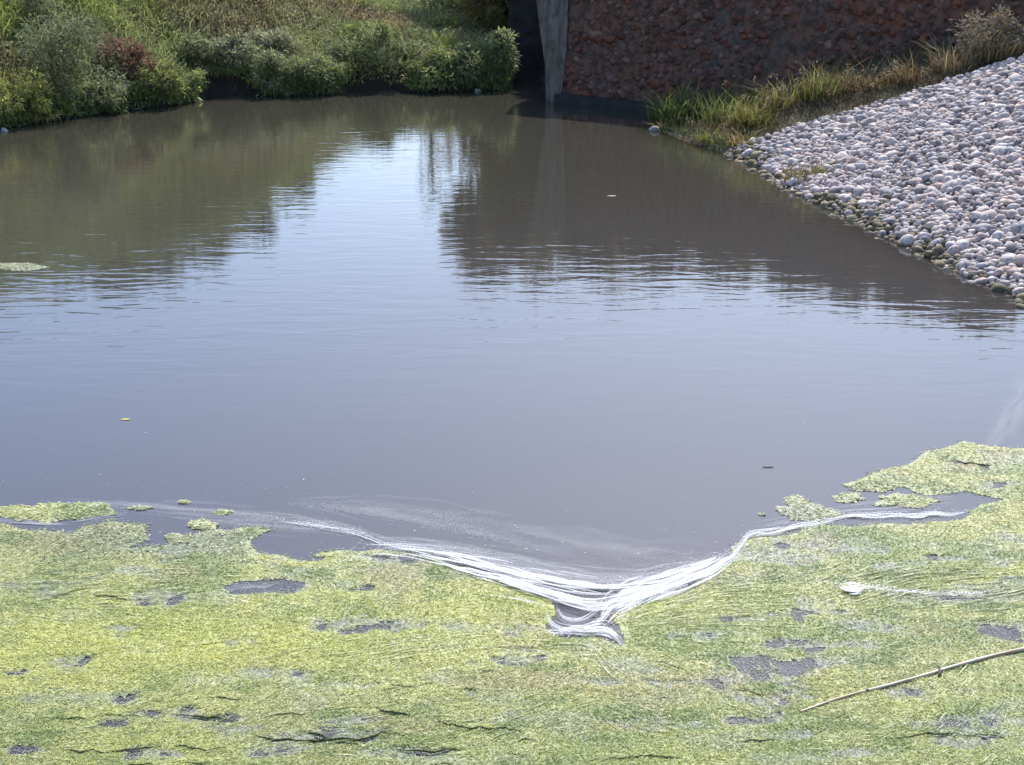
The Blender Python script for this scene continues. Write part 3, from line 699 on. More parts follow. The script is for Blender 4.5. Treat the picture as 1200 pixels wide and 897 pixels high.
for px, d, tp, w, cols, lab, kw in [
 (22, 47, 308, 40, TD, 'slender tree mirrored at the left edge of the pond', dict(n=1600)),
 (70, 51, 326, 62, TD, 'rounded tree mirrored second from the left edge', dict()),
 (120, 52, 334, 70, TD, 'tallest dark tree mirrored in the left of pond', dict(n=3600)),
 (170, 53, 322, 66, TD, 'dark tree mirrored just right of the tallest one', dict(n=3200)),
 (226, 54, 304, 66, TD, 'smaller dark tree mirrored halfway to the bright sky gap', dict(n=2600)),
 (282, 54, 276, 64, TD, 'low dark tree mirrored left of the bright sky gap', dict(n=2200)),
 (335, 55, 236, 56, TD, 'lowest tree mirrored at the edge of bright sky gap', dict(n=1600)),
 (506, 54, 258, 40, TD, 'thin open tree mirrored inside the bright sky gap', dict(n=380, sparse=True)),
 (574, 52, 336, 96, TB, 'broad brownish tree mirrored right of the bright sky gap', dict(n=7500)),
 (600, 47.8, 330, 84, TB, 'dense brownish tree mirrored behind the shaded gap', dict(n=5200)),
 (690, 45, 326, 84, TB, 'dense brownish tree mirrored just right of the wall corner', dict(n=5200)),
 (765, 42.5, 318, 80, TB, 'dense brownish tree mirrored left of the reeds', dict(n=4600)),
 (640, 51, 345, 100, TB, 'broad brownish tree mirrored below the concrete wall corner', dict(n=4600)),
 (722, 48, 335, 100, TB, 'brownish tree mirrored below the middle of the wall', dict(n=4200)),
 (800, 46, 318, 84, TB, 'lower brownish tree mirrored in front of the reeds', dict(n=3600)),
 (868, 40, 322, 84, TB, 'brownish bush tree mirrored beside the spit of reeds', dict(n=3000)),
 (940, 37.5, 332, 84, TB, 'brownish bush tree mirrored before the first cobbles', dict(n=3000)),
 (1015, 35.5, 338, 84, TB, 'brownish bush tree mirrored below the middle of cobble shore', dict(n=3000)),
 (1090, 34, 346, 84, TB, 'brownish bush tree mirrored second from the right edge', dict(n=3000)),
 (1165, 33, 352, 84, TB, 'brownish bush tree mirrored nearest the right edge of pond', dict(n=3000)),
]: tree(px, d, tp, w, cols, lab, **kw)

# ------------------------------------------------------------------ algae mat
def W(pts): return at(*np.array(pts, float).T)[:, :2]
mat_top = [(-700, 585), (-100, 596), (0, 614), (40, 622), (85, 624), (98, 617), (130, 609), (175, 615), (172, 632), (150, 643), (190, 641), (205, 630), (240, 622), (290, 618), (322, 621),
  (300, 636), (308, 649), (350, 656), (375, 648), (400, 643), (470, 648), (520, 658), (560, 671), (600, 686), (640, 701), (652, 722), (642, 736), (662, 744), (700, 745), (726, 754), (730, 736),
  (722, 723), (750, 706), (800, 691), (840, 672), (863, 656), (858, 641), (880, 633), (930, 624), (970, 614), (1010, 614), (1060, 613), (1128, 607), (1150, 592), (1172, 586), (1130, 577),
  (1085, 580), (1060, 571), (1000, 573), (1012, 560), (1050, 545), (1090, 528), (1130, 519), (1180, 523), (1230, 530), (1700, 545)]
near = [(16.0, 4.0), (-14.0, 4.0)]
MATP = np.vstack([W(mat_top)[:-1], [(9.2, 13.3), (9.0, 3.4), (-14, 3.4), (-14, 13)]])
MATP = np.vstack([W(mat_top[1:-1]), [(8.1, 12.6), (8.9, 3.2), (-13, 3.2), (-12, 11.6)]])
holes = [(310, 686, 45, 9, 1.), (900, 783, 52, 12, .85), (950, 757, 70, 7, .7), (455, 733, 75, 9, .55), (612, 741, 24, 8, .35), (1180, 741, 26, 9, .9), (1120, 700, 40, 7, .5), (1075, 812, 32, 8, .6),
         (270, 842, 18, 4, .7), (128, 850, 18, 4, .7), (30, 880, 22, 5, .8), (145, 820, 14, 6, .8), (330, 880, 34, 7, .5), (170, 884, 40, 6, .6), (570, 848, 30, 5, .6), (480, 883, 40, 7, .55),
         (880, 845, 30, 5, .7), (930, 862, 40, 6, .5), (80, 776, 26, 6, .5), (290, 755, 18, 6, .6), (60, 690, 90, 14, .35), (190, 700, 40, 10, .45), (960, 640, 90, 9, .45), (905, 655, 60, 8, .4),
         (1000, 735, 60, 6, .35), (720, 690, 1, 1, 0), (780, 850, 60, 8, .35), (1120, 850, 70, 10, .4), (1000, 884, 60, 7, .4), (700, 800, 40, 5, .4), (420, 845, 30, 5, .5), (820, 745, 34, 6, .5)]
hc = W([(h[0], h[1]) for h in holes]); hx = np.linalg.norm(W([(h[0]+h[2], h[1]) for h in holes])-hc, axis=1); hy = np.linalg.norm(W([(h[0], h[1]+h[3]) for h in holes])-hc, axis=1)
def openness(p):
    """0 = closed mat, 1 = open water"""
    o = np.zeros(len(p)); wob = (fbm(p, 5, 3, 71)-.5)
    for (cx_, cy_), a, b, h in zip(hc, hx, hy, holes):
        r = np.sqrt(((p[:, 0]-cx_)/a)**2+((p[:, 1]-cy_)/b)**2)+wob*1.6
        o = np.maximum(o, (.3+.45*h[4])*h[4]**.5*np.clip(1.6-r, 0, 1)**1.3)
    q = p*np.array([1, 2.4])
    o = np.maximum(o, np.clip((fbm(q, 1.7, 4, 73)-.65)*4, 0, .4))
    return o*.85+(fbm(p, 9, 3, 79)-.5)*.6*np.clip(o*5, 0, 1)
def edge(p):
    """signed distance inside the mat, ragged"""
    return -sdf(p, MATP)+(fbm(p, 3.0, 4, 75)-.5)*.17
def algae_colour(p):
    X, Y, _ = to_px(np.column_stack([p, np.zeros(len(p))])); n = len(p)
    c = np.tile((.385, .385, .15), (n, 1))
    c = blend(c, (fbm(p, .9, 4, 81)-.5)*4, (.42, .42, .13)); c = blend(c, (fbm(p, 1.6, 4, 83)-.5)*4.5, (.22, .27, .075)); c = blend(c, (fbm(p*np.array([1, 2]), 2.2, 4, 85)-.54)*5, (.36, .37, .24))
    c = blend(c, (fbm(p*np.array([1, 1.7]), 1.1, 5, 87)-.57)*4, (.35, .31, .14)); c = blend(c, (fbm(p*np.array([1, 2.2]), 3.2, 4, 89)-.56)*6, (.19, .235, .07))
    yel = np.exp(-(((p[:, 0]+2.2)/2.2)**2+((p[:, 1]-8.0)/.55)**2))+np.exp(-(((p[:, 0]-.6)/1.1)**2+((p[:, 1]-8.6)/.25)**2))
    c = blend(c, yel*.8, (.45, .46, .10))
    c = blend(c, np.clip((7.6-p[:, 1])/1.6, 0, 1)*.6, (.25, .31, .08))
    spk = np.exp(-(((p[:, 0]+3.3)/1.0)**2+((p[:, 1]-9.75)/.5)**2))+np.exp(-(((p[:, 0]-2.4)/1.3)**2+((p[:, 1]-10.4)/.55)**2))
    return blend(c, spk*.8, (.27, .29, .17))*1.13, spk
def mat_z0(p): return .007+.018*(fbm(p, 1.4, 3, 91)-.3)+.007*(noise(p, 9, 93)-.5)
FOLDS = [([(377, 827), (420, 828), (460, 835), (500, 846), (540, 853), (580, 856), (625, 862)], .034), ([(445, 808), (480, 806), (530, 802)], .022), ([(540, 811), (590, 808)], .018),
 ([(300, 842), (340, 840), (365, 838)], .02), ([(290, 860), (330, 867), (380, 871), (440, 866), (500, 862)], .032), ([(345, 858), (375, 862), (390, 868)], .03), ([(380, 873), (430, 870)], .024),
 ([(465, 879), (510, 884), (555, 880)], .024), ([(560, 884), (620, 886), (660, 879)], .03), ([(600, 870), (650, 871), (700, 874)], .024), ([(680, 818), (720, 822), (745, 829), (790, 830)], .03), ([(760, 820), (800, 819)], .02),
 ([(760, 775), (800, 785), (835, 793)], .022), ([(55, 846), (110, 842), (180, 838)], .022), ([(65, 884), (130, 882), (200, 878)], .024), ([(200, 874), (260, 880), (285, 887)], .024), ([(240, 820), (290, 822)], .018),
 ([(205, 842), (240, 841), (280, 845)], .022), ([(90, 808), (120, 813)], .015), ([(160, 856), (205, 862)], .02), ([(0, 722), (60, 705), (110, 690)], .02), ([(110, 697), (150, 703)], .02), ([(700, 892), (770, 890), (830, 894)], .026),
 ([(820, 872), (880, 868), (940, 873)], .022), ([(1040, 870), (1110, 862), (1180, 866)], .022), ([(1060, 712), (1120, 716), (1150, 713)], .018), ([(1130, 733), (1200, 722)], .018), ([(1030, 800), (1060, 792)], .015),
 ([(120, 900), (210, 896), (300, 902)], .03), ([(420, 905), (520, 900), (600, 906)], .03), ([(950, 720), (980, 726), (1000, 735)], .016), ([(860, 808), (905, 816)], .015), ([(1090, 530), (1130, 545), (1190, 548)], .02)]
def fold_line(pxs, hgt, seed):
    pxs = np.array(pxs, float); cum = np.r_[0, np.cumsum(np.hypot(*np.diff(pxs, axis=0).T))]; t = np.linspace(0, 1, max(14, int(cum[-1]/2))); cum /= cum[-1]
    q = at(np.interp(t, cum, pxs[:, 0]), np.interp(t, cum, pxs[:, 1]))[:, :2]; q[:, 1] += (fbm(q, 7, 4, seed)-.5)*.12
    return q, hgt*.42*np.sin(np.pi*np.clip(t, .01, .99))**.7*np.clip(2.4*noise(q, 5, seed+3)-.5, .0, 1.2)
FOLD_Q = [fold_line(a, b, 200+i) for i, (a, b) in enumerate(FOLDS)]
def mat_z(p):
    """surface of the mat, lifted into a lip behind every fold"""
    z = mat_z0(p)
    for q, h in FOLD_Q:
        k = np.where((p[:, 0] > q[0, 0]) & (p[:, 0] < q[-1, 0]) & (np.abs(p[:, 1]-q[:, 1].mean()) < .7))[0]
        if not len(k): continue
        dy = p[k, 1]-np.interp(p[k, 0], q[:, 0], q[:, 1]); hh = np.interp(p[k, 0], q[:, 0], h)
        z[k] += np.where(dy > 0, hh*np.exp(-dy/.07), 0)
    return z
def seaweed_objects():
    root_sheet = []
    sx = np.arange(-8.2, 8.4, .019); sy = np.arange(3.9, 13.6, .019)
    GX, GY = np.meshgrid(sx, sy); p = np.stack([GX.ravel(), GY.ravel()], -1)
    X, Y, _ = to_px(np.column_stack([p, np.zeros(len(p))])); ok = (X > -190) & (X < 1390) & (Y < 1010)
    idx = np.where(ok)[0]; pe = np.full(len(p), -1.); po = np.zeros(len(p)); pe[idx] = edge(p[idx]); po[idx] = openness(p[idx])
    good = (pe > 0) & (po < .42)
    f = grid_faces(len(sx), len(sy)); f = f[good[f].all(1)]
    v = np.column_stack([p, np.zeros(len(p))]); v, f = compact(v, f)
    pp = v[:, :2]; e_ = edge(pp); o_ = openness(pp)
    v[:, 2] = np.maximum(mat_z(pp)*np.clip(e_/.12, .15, 1)*np.clip(1-o_*2.6, .04, 1), .003)
    c, _ = algae_colour(pp)
    return v, f, blend(c*.8, (o_-.1)*3., (.17, .175, .165))
sv, sf, sc = seaweed_objects()
amat = link('algae_mat', mesh_np('algae_mat', sv, sf, sc, True, MAT_SHEET), label='yellow-green floating algae mat covering the near end of the pond', cat='algae', kind='stuff')
# strands combed by the current
NS = 530000
r = np.random.default_rng(5)
# denser near the camera where a strand shows larger
Yv = r.uniform(508, 985, NS); Xv = r.uniform(-180, 1380, NS); pg = at(Xv, Yv)[:, :2]
e_ = edge(pg); op = openness(pg)
keep = (e_ > -.035) & (r.uniform(size=NS) > np.clip(op*1.25, 0, .93)) & (r.uniform(size=NS) < np.clip(.35+e_*7, 0, 1)); pg, op, e_ = pg[keep], op[keep], e_[keep]
n = len(pg); print('strands', n)
c, spk = algae_colour(pg)
c = blend(c, (op-.12)*2.0, (.26, .27, .225))
pale = r.uniform(size=n) < .06+.16*spk; c[pale] = c[pale]*.35+np.array((.58, .58, .40))*.65
dark = r.uniform(size=n) < .12; c[dark] *= .55
c = c*np.exp(r.normal(0, .15, (n, 1)))
X, Y, D = to_px(np.column_stack([pg, np.zeros(n)]))
flow = (fbm(pg, .55, 3, 95)-.5)*3.2+(fbm(pg, 2.0, 2, 97)-.5)*1.5
vx, vy = W([(690, 745)])[0]; dx, dy = pg[:, 0]-vx, pg[:, 1]-vy; rr = np.hypot(dx, dy*1.4)
k = np.exp(-(rr/1.6)**2)*(dx > 0); flow = flow*(1-k)+np.arctan2(dy, dx)*k
ang = flow+r.normal(0, .95, n)
L = (.013+.022*r.uniform(size=n)**2+.012*spk)*(1+.5*(D/8-1)); Wd = .0046*np.exp(r.normal(0, .3, n))*(1+.55*spk)*(1+.5*(D/8-1))
hz = np.maximum(mat_z(pg)*np.clip(e_/.12, .15, 1)*np.clip(1-op*2.6, .04, 1), .003)
tl = r.normal(0, .11, n)*np.clip(1-op*1.5, .2, 1)
d3 = np.stack([np.cos(ang), np.sin(ang), tl], -1); sd = np.stack([-np.sin(ang), np.cos(ang), r.normal(0, .3, n)*np.clip(1-op*1.5, .2, 1)], -1)
b = np.column_stack([pg, hz+.002+.004*r.uniform(size=n)*np.clip(1-op*1.5, .1, 1)])
v = np.stack([b-d3*(L/2)[:, None], b+sd*(Wd/2)[:, None]+[0, 0, .002], b+d3*(L/2)[:, None], b-sd*(Wd/2)[:, None]+[0, 0, .002]], 1).reshape(-1, 3)
v[:, 2] = np.maximum(v[:, 2], .002)
link('algae_strands', mesh_np('algae_strands', v, np.arange(4*n).reshape(n, 4), np.repeat(c, 4, 0), False, MAT_ALGAE), parent=amat, kind='stuff')
# long filaments lying on the mat
def filaments(cnt, seed, length, width, cols, region=None):
    r = np.random.default_rng(seed); q = at(r.uniform(-100, 1300, cnt*3), r.uniform(520, 960, cnt*3))[:, :2]
    if region is not None: q = at(r.normal(region[0], region[2], cnt*3), r.normal(region[1], region[3], cnt*3))[:, :2]
    q = q[(edge(q) > .03) & (openness(q) < .5)][:cnt]; m_ = len(q); L_ = length*np.exp(r.normal(0, .4, m_)); K = 7; pts = [q]
    da = r.normal(0, .12, m_)
    for k in range(K-1):
        p_ = pts[-1]; fl = (fbm(p_, .55, 3, 95)-.5)*3.2; ddx, ddy = p_[:, 0]-vx, p_[:, 1]-vy; kk = np.exp(-(np.hypot(ddx, ddy*1.4)/1.6)**2)*(ddx > 0)
        an = fl*(1-kk)+np.arctan2(ddy, ddx)*kk+da*(k-3)*.6; pts.append(p_+np.stack([np.cos(an), np.sin(an)], -1)*(L_/K)[:, None])
    rows = []
    for k, p_ in enumerate(pts):
        t_ = pts[min(k+1, K-1)]-pts[max(k-1, 0)]; nrm = np.stack([-t_[:, 1], t_[:, 0]], -1); nrm /= np.linalg.norm(nrm, axis=1)[:, None]+1e-9
        w_ = width*(1-abs(k-3)/3.4)*.5; z_ = mat_z(p_)+.009
        rows += [np.column_stack([p_+nrm*w_, z_]), np.column_stack([p_-nrm*w_, z_+.001])]
    v = np.stack(rows, 1).reshape(-1, 3); b_ = np.arange(m_)[:, None]*(2*K)
    f = np.concatenate([b_+np.array([[2*k, 2*k+1, 2*k+3, 2*k+2]]) for k in range(K-1)], 0)
    c = np.array(cols)[r.integers(0, len(cols), m_)]*np.exp(r.normal(0, .2, (m_, 1))); return v, f, np.repeat(c, 2*K, 0)
PALE = [(.56, .55, .36), (.5, .5, .28), (.46, .45, .3)]; DK = [(.2, .23, .07), (.25, .27, .09)]
v, f, c = join([filaments(700, 801, .12, .005, PALE), filaments(800, 802, .13, .005, DK), filaments(220, 803, .2, .005, PALE, (800, 712, 60, 20)), filaments(260, 804, .25, .006, PALE+DK, (1080, 690, 90, 14)), filaments(260, 805, .15, .006, PALE, (120, 690, 90, 18)), filaments(90, 806, .3, .006, DK, (400, 850, 200, 25)), filaments(60, 807, .35, .006, PALE, (560, 765, 160, 10))])
link('long_filaments', mesh_np('long_filaments', v, f, c, False, MAT_ALGAE), parent=amat, kind='stuff')
# fold shadow painted as dark olive strips where the mat buckles into a lip
def shade_skirt(q, h):
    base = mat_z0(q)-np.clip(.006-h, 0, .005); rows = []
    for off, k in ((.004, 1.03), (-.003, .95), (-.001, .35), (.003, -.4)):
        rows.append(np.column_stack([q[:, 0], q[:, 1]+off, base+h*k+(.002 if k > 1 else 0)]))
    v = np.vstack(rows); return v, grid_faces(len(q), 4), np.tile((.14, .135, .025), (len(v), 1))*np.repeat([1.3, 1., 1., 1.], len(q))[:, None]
v, f, c = join([shade_skirt(q, h) for q, h in FOLD_Q])
link('mat_fold_shade', mesh_np('mat_fold_shade', v, f, c, True, MAT_SHEET), parent=amat, kind='stuff')

# floating islands of algae loose from the mat
def island(px, py, wpx, hpx, label, seed, tilt=0., grey=.0):
    c0 = W([(px, py)])[0]; a = np.linalg.norm(W([(px+wpx/2, py)])[0]-c0); b = np.linalg.norm(W([(px, py+hpx/2)])[0]-c0)
    r = np.random.default_rng(seed); th = np.linspace(0, 2*np.pi, 40, endpoint=False)
    k = 1+1.3*(fbm(np.stack([np.cos(th), np.sin(th)], -1)+seed, 2.2, 4, seed)-.5)
    ring = np.stack([np.cos(th)*a*k, np.sin(th)*b*k], -1); cs, sn = math.cos(tilt), math.sin(tilt); ring = ring@np.array([[cs, sn], [-sn, cs]])
    rings = [(1.0, .002), (.93, .006), (.6, .009), (.25, .011)]
    v = np.vstack([np.column_stack([ring*s, z+(noise(ring*s+c0, 7, seed)-.5)*.008*(s < 1)]) for s, z in rings]); nf = []
    for j in range(3):
        i = np.arange(40); nf.append(np.stack([j*40+i, j*40+(i+1) % 40, (j+1)*40+(i+1) % 40, (j+1)*40+i], -1))
    i = np.arange(0, 40, 2); v = np.vstack([v, [[0, 0, .012]]]); ctr = len(v)-1
    nf.append(np.stack([120+i, 120+(i+1) % 40, 120+(i+2) % 40, np.full(20, ctr)], -1))
    c, _ = algae_colour(v[:, :2]+c0)
    o = link('algae_patch', mesh_np('algae_patch', v, np.vstack(nf), blend(c*.85, np.full(len(v), grey), (.28, .29, .22)), True, MAT_SHEET), label=label, cat='algae patch', group='loose algae patches')
    o.location = (c0[0], c0[1], 0)
    m_ = int(min(2600, a*b*16000)); u = np.sqrt(r.uniform(size=m_)); j = r.integers(0, 40, m_); q = ring[j]*(u*1.02)[:, None]
    an = r.normal(0, .8, m_)+tilt; d3 = np.stack([np.cos(an), np.sin(an), r.normal(0, .15, m_)], -1); sd = np.stack([-np.sin(an), np.cos(an), r.normal(0, .4, m_)], -1)
    bb = np.column_stack([q, (.010*(1-u**4)+.003)+.006*r.uniform(size=m_)]); Lh = r.uniform(.012, .03, m_)[:, None]; wh = r.uniform(.003, .005, m_)[:, None]
    vv = np.stack([bb-d3*Lh, bb+sd*wh, bb+d3*Lh, bb-sd*wh], 1).reshape(-1, 3); vv[:, 2] = np.maximum(vv[:, 2], .002)
    cc, _ = algae_colour(q+c0); pl = r.uniform(size=m_) < .15; cc[pl] = (.55, .55, .38); cc = blend(cc*np.exp(r.normal(0, .22, (m_, 1))), np.full(m_, grey), (.3, .31, .23))
    link('strands', mesh_np('strands', vv, np.arange(4*m_).reshape(m_, 4), np.repeat(cc, 4, 0), False, MAT_ALGAE), parent=o, kind='stuff')
for i, a in enumerate([
 (60, 602, 150, 22, 'long algae raft off the left end of the mat'), (98, 598, 66, 15, 'small raised algae clump on the back of the left raft'),
 (236, 616, 38, 12, 'oval algae patch floating left of the mat notch'), (203, 629, 26, 6, 'thin algae sliver below the oval patch'), (262, 601, 26, 6, 'tiny algae scrap on open water behind the oval patch'),
 (216, 589, 16, 4, 'tiniest algae scrap beyond the left raft'), (165, 596, 26, 5, 'narrow algae scrap between the left raft and the tiniest one'),
 (994, 584, 34, 10, 'round yellow-green algae patch between right mat lobe and foam'), (935, 588, 28, 12, 'small algae patch nearest to the bend of the foam'), (950, 602, 66, 20, 'greyish algae patch touching the back of right foam line'),
 (1058, 588, 66, 14, 'elongated algae patch inside the right-hand water channel'), (16, 313, 62, 8, 'pale green algae strip drifting on open water by the left edge'), (1022, 569, 60, 14, 'flat algae patch at the left foot of right mat lobe'),
 (893, 603, 9, 3, 'whitish algae speck left of the greyish patch')]):
    island(*a, 300+i, grey=.5 if 'grey' in a[4] or 'pale' in a[4] or 'whitish' in a[4] else 0.)

# ------------------------------------------------------------------ foam and scum
def ribbon(pts, seed, z=.010, dome=.01, ragged=.24, soft=False):
    """pts: (px, py, width px); a low domed band lying on the water, tapering at both ends"""
    pts = np.array(pts, float); cum = np.r_[0, np.cumsum(np.hypot(*np.diff(pts[:, :2], axis=0).T))]; m_ = max(12, int(cum[-1]/3)); s = np.linspace(0, cum[-1], m_)
    def spl(k):
        y = np.interp(s, cum, pts[:, k]); w = max(3, int(16/max(cum[-1]/m_, .1))) | 1; pad = np.pad(y, w//2, mode='reflect', reflect_type='odd') if m_ > w else y
        return np.convolve(pad, np.ones(w)/w, 'valid') if m_ > w else y
    x, y, wd = spl(0), spl(1), np.maximum(spl(2), .3); wd = wd*np.clip(np.minimum(s, s[-1]-s)/(14+wd), .04, 1)**.6
    x = x+(fbm(np.stack([s/25, s*0+seed], -1), 1, 3, seed+4)-.5)*2; y = y+(fbm(np.stack([s/25, s*0+seed], -1), 1, 3, seed+5)-.5)*2
    tx, ty = np.gradient(x), np.gradient(y); ln = np.hypot(tx, ty)+1e-9; nx, ny = -ty/ln, tx/ln
    q = np.stack([s/16, s*0], -1); a = wd*(.5+ragged*(fbm(q, 1, 4, seed)-.5)*2.2); b = wd*(.5+ragged*(fbm(q, 1, 4, seed+9)-.5)*2.2)
    rows = []; cov = []; al = []; ac = []
    C0 = at(x, y); S_ = np.r_[0, np.cumsum(np.linalg.norm(np.diff(C0, axis=0), axis=1))]
    prof = ((-1, 0, 0), (-.8, .5, .25), (-.5, .8, .8), (0, 1, 1), (.5, .8, .8), (.8, .5, .25), (1, 0, 0)) if soft else ((-1, 0, 0), (-.85, .5, .7), (-.4, 1, 1.2), (.4, 1, 1.2), (.85, .5, .7), (1, 0, 0))
    for k, h, cv in prof:
        w_ = np.where(k < 0, a, b)*abs(k); sg = np.sign(k)
        P_ = at(x+nx*w_*sg, y+ny*w_*sg); P_[:, 2] = z+dome*h*np.clip(wd/10, .15, 1); rows.append(P_); cov.append(np.full(m_, cv)); al.append(S_*(1.1 if soft else 2.2)+seed); ac.append(np.full(m_, k)*np.clip(wd/(9 if soft else 7), .3, 3)+seed*.7)
    return np.vstack(rows), grid_faces(m_, len(rows)), np.concatenate(cov), np.concatenate(al), np.concatenate(ac)
def bundle(path, count, seed, wpx=(1.0, 2.4), spread=.5, cover_=(.35, 1.), frac=(.12, .45)):
    """fine streaks running side by side along a guide path (px, py, width px)"""
    r = np.random.default_rng(seed); path = np.array(path, float)
    for _ in range(3):                                         # round the corners
        q = [path[0]]
        for i in range(len(path)-1): q += [path[i]*.75+path[i+1]*.25, path[i]*.25+path[i+1]*.75]
        path = np.array(q+[path[-1]])
    cum = np.r_[0, np.cumsum(np.hypot(*np.diff(path[:, :2], axis=0).T))]; T = cum[-1]; out = []
    for i in range(count):
        ln = T*r.uniform(*frac); s0 = r.uniform(0, T-ln); s_ = np.linspace(s0, s0+ln, max(6, int(ln/9)))
        if s_[-1]-s_[0] < 8: continue
        x, y, w = (np.interp(s_, cum, path[:, k]) for k in range(3)); tx, ty = np.gradient(x), np.gradient(y); l_ = np.hypot(tx, ty)+1e-9
        off = r.normal(0, spread*.55)+(fbm(np.stack([s_/60, s_*0+i], -1), 1, 2, seed+i)-.5)*.5
        ww = r.uniform(*wpx)*np.clip(w/8, .6, 1.5)
        out.append((np.column_stack([x-ty/l_*off*w, y+tx/l_*off*w, ww]), r.uniform(*cover_)))
    return out
def foam_obj(name, strips, label, seed, mat, strength=1., z=.006, dome=.002, cat='foam', soft=True, bubbles=None, dz=.00012):
    V, F, C, AL, AC = [], [], [], [], []; o = 0
    for i, (st, cv) in enumerate(strips):
        v, f, c, al, ac = ribbon(st, seed+i*3, z+i*dz, dome, soft=soft); V.append(v); F.append(f+o); C.append(c*strength*cv); AL.append(al); AC.append(ac); o += len(v)
    if bubbles:                                                # flecks of froth scattered round the guide paths
        r = np.random.default_rng(seed)
        for path, cnt, sp_ in bubbles:
            path = np.array(path, float); cum = np.r_[0, np.cumsum(np.hypot(*np.diff(path[:, :2], axis=0).T))]; u_ = r.uniform(0, cum[-1], cnt)
            x, y, w = (np.interp(u_, cum, path[:, k]) for k in range(3)); P_ = at(x+r.normal(0, 1, cnt)*w*sp_, y+r.normal(0, 1, cnt)*w*sp_); P_[:, 2] = z+.006
            R_ = r.uniform(.002, .006, cnt); q = np.stack([P_+np.array([math.cos(k*math.pi/2), math.sin(k*math.pi/2), 0])*R_[:, None]*r.uniform(.6, 1.6, (cnt, 1)) for k in range(4)], 1).reshape(-1, 3)
            V.append(q); F.append(np.arange(4*cnt).reshape(cnt, 4)+o); C.append(np.full(4*cnt, 1.)); AL.append(np.full(4*cnt, seed+.5)); AC.append(np.full(4*cnt, .3)); o += 4*cnt
    link(name, mesh_np(name, np.vstack(V), np.vstack(F), None, True, mat, {'cover': np.concatenate(C), 'along': np.concatenate(AL), 'across': np.concatenate(AC)}), label=label, cat=cat)
RB = [(1132, 601, 4), (1112, 605, 5), (1095, 602, 7), (1075, 606, 8), (1050, 604, 7), (1020, 607, 5), (1000, 604, 4), (982, 609, 5), (965, 612, 6), (948, 616, 8), (930, 618, 7), (905, 626, 8), (885, 626, 7), (870, 631, 6), (874, 637, 6), (862, 645, 7), (858, 655, 10), (842, 660, 12), (832, 670, 13), (812, 673, 15)]
RC = [(858, 652, 10), (832, 670, 16), (800, 682, 20), (768, 694, 24), (738, 704, 24), (716, 716, 20), (706, 730, 12)]
LB = [(830, 668, 10), (775, 686, 14), (735, 693, 15), (695, 694, 15), (650, 687, 18), (600, 676, 20), (550, 662, 18), (505, 651, 14), (460, 645, 9), (400, 645, 5)]
LC = [(760, 694, 14), (720, 706, 18), (690, 711, 20), (660, 704, 16), (620, 692, 12), (570, 678, 9), (520, 665, 6)]
EY = [(636, 718, 3), (644, 724, 4), (641, 731, 4), (655, 741, 5), (682, 742, 5), (699, 736, 5), (709, 724, 6), (724, 710, 8)]
EI = [(650, 712, 5), (656, 730, 4), (672, 734, 4), (690, 728, 5), (706, 714, 6)]
TL = [(638, 742, 3), (655, 744, 4), (672, 742, 6), (690, 744, 8), (706, 741, 13), (716, 747, 14), (722, 748, 11), (728, 757, 4)]
foam_obj('foam_band', [(RB, .5), (RC, 1.1), (LC, .3), (TL, .8), (EY, .5)]
  + bundle(RB, 90, 401, (1.0, 2.4), .5, frac=(.03, .14)) + bundle(RC, 30, 408, (2., 4.5), .5, frac=(.3, .8)) + bundle(RC, 50, 409, (1.0, 2.6), .6, frac=(.05, .2)) + bundle(LB, 14, 402, (.9, 2.0), .6, (.5, 1.), (.25, .6)) + bundle(LB, 40, 410, (.6, 1.3), .8, (.2, .7), (.04, .15))
  + bundle(LC, 16, 403, (1.1, 2.6), .6, (.5, 1.), (.3, .7)) + bundle(EY, 18, 404, (1., 2.), .5, frac=(.2, .6)) + bundle(EI, 12, 405, (1., 2.), .5, frac=(.3, .8))
  + bundle(TL, 50, 406, (1.0, 2.4), .5, (.4, 1.), (.06, .3)) + bundle([(545, 699, 4), (580, 704, 5), (615, 708, 5), (645, 718, 4)], 10, 407, (.8, 1.6)),
  'white foam band sweeping into a pointed swirl at the mat edge', 400, MAT_FOAM, bubbles=[(RB, 900, .5), (RC, 600, .5), (LB, 500, .6), (TL, 300, .5)])
PT = [(978, 688, 3), (988, 691, 10), (998, 694, 15), (1010, 693, 9), (1030, 694, 4), (1060, 697, 4), (1100, 700, 3), (1152, 700, 2)]
foam_obj('foam_patch', [(PT, .12), ([(984, 692, 8), (996, 697, 13), (1006, 696, 8), (1016, 692, 4)], .9)] + bundle(PT, 16, 441, (.7, 1.5), .5, (.2, .8), (.05, .25)) + bundle([(982, 690, 8), (996, 696, 14), (1012, 694, 8)], 22, 442, (1.5, 3.), .5, (.6, 1.), (.3, .8)),
  'small white foam patch with thin tail on the right algae', 440, MAT_FOAM, z=.034, bubbles=[(PT, 200, .5)])
ST = [(320, 610, 3), (390, 619, 4), (425, 627, 6), (452, 640, 5), (490, 650, 4)]
foam_obj('foam_streak', [(ST, .12)] + bundle(ST, 16, 451, (.7, 1.5), .6, (.25, .8)), 'thin broken foam streak along the left mat edge', 450, MAT_FOAM, bubbles=[(ST, 160, .7)])
for st, lb in [([(-20, 610, 7), (15, 611, 9), (45, 614, 8), (80, 615, 5)], 'greyish white scum patch below the left algae raft'), ([(85, 612, 6), (115, 607, 7), (150, 601, 6)], 'narrow grey scum streak along the left algae raft'),
   ([(255, 689, 4), (285, 690, 6), (312, 690, 6), (326, 684, 4)], 'grey scum filling the gap in the algae at centre left')]:
    foam_obj('foam_scum', [(st, .2)]+bundle(st, 22, 462+st[0][0], (.8, 2.), .5, (.2, .7)), lb, 460+st[0][0], MAT_FILM)
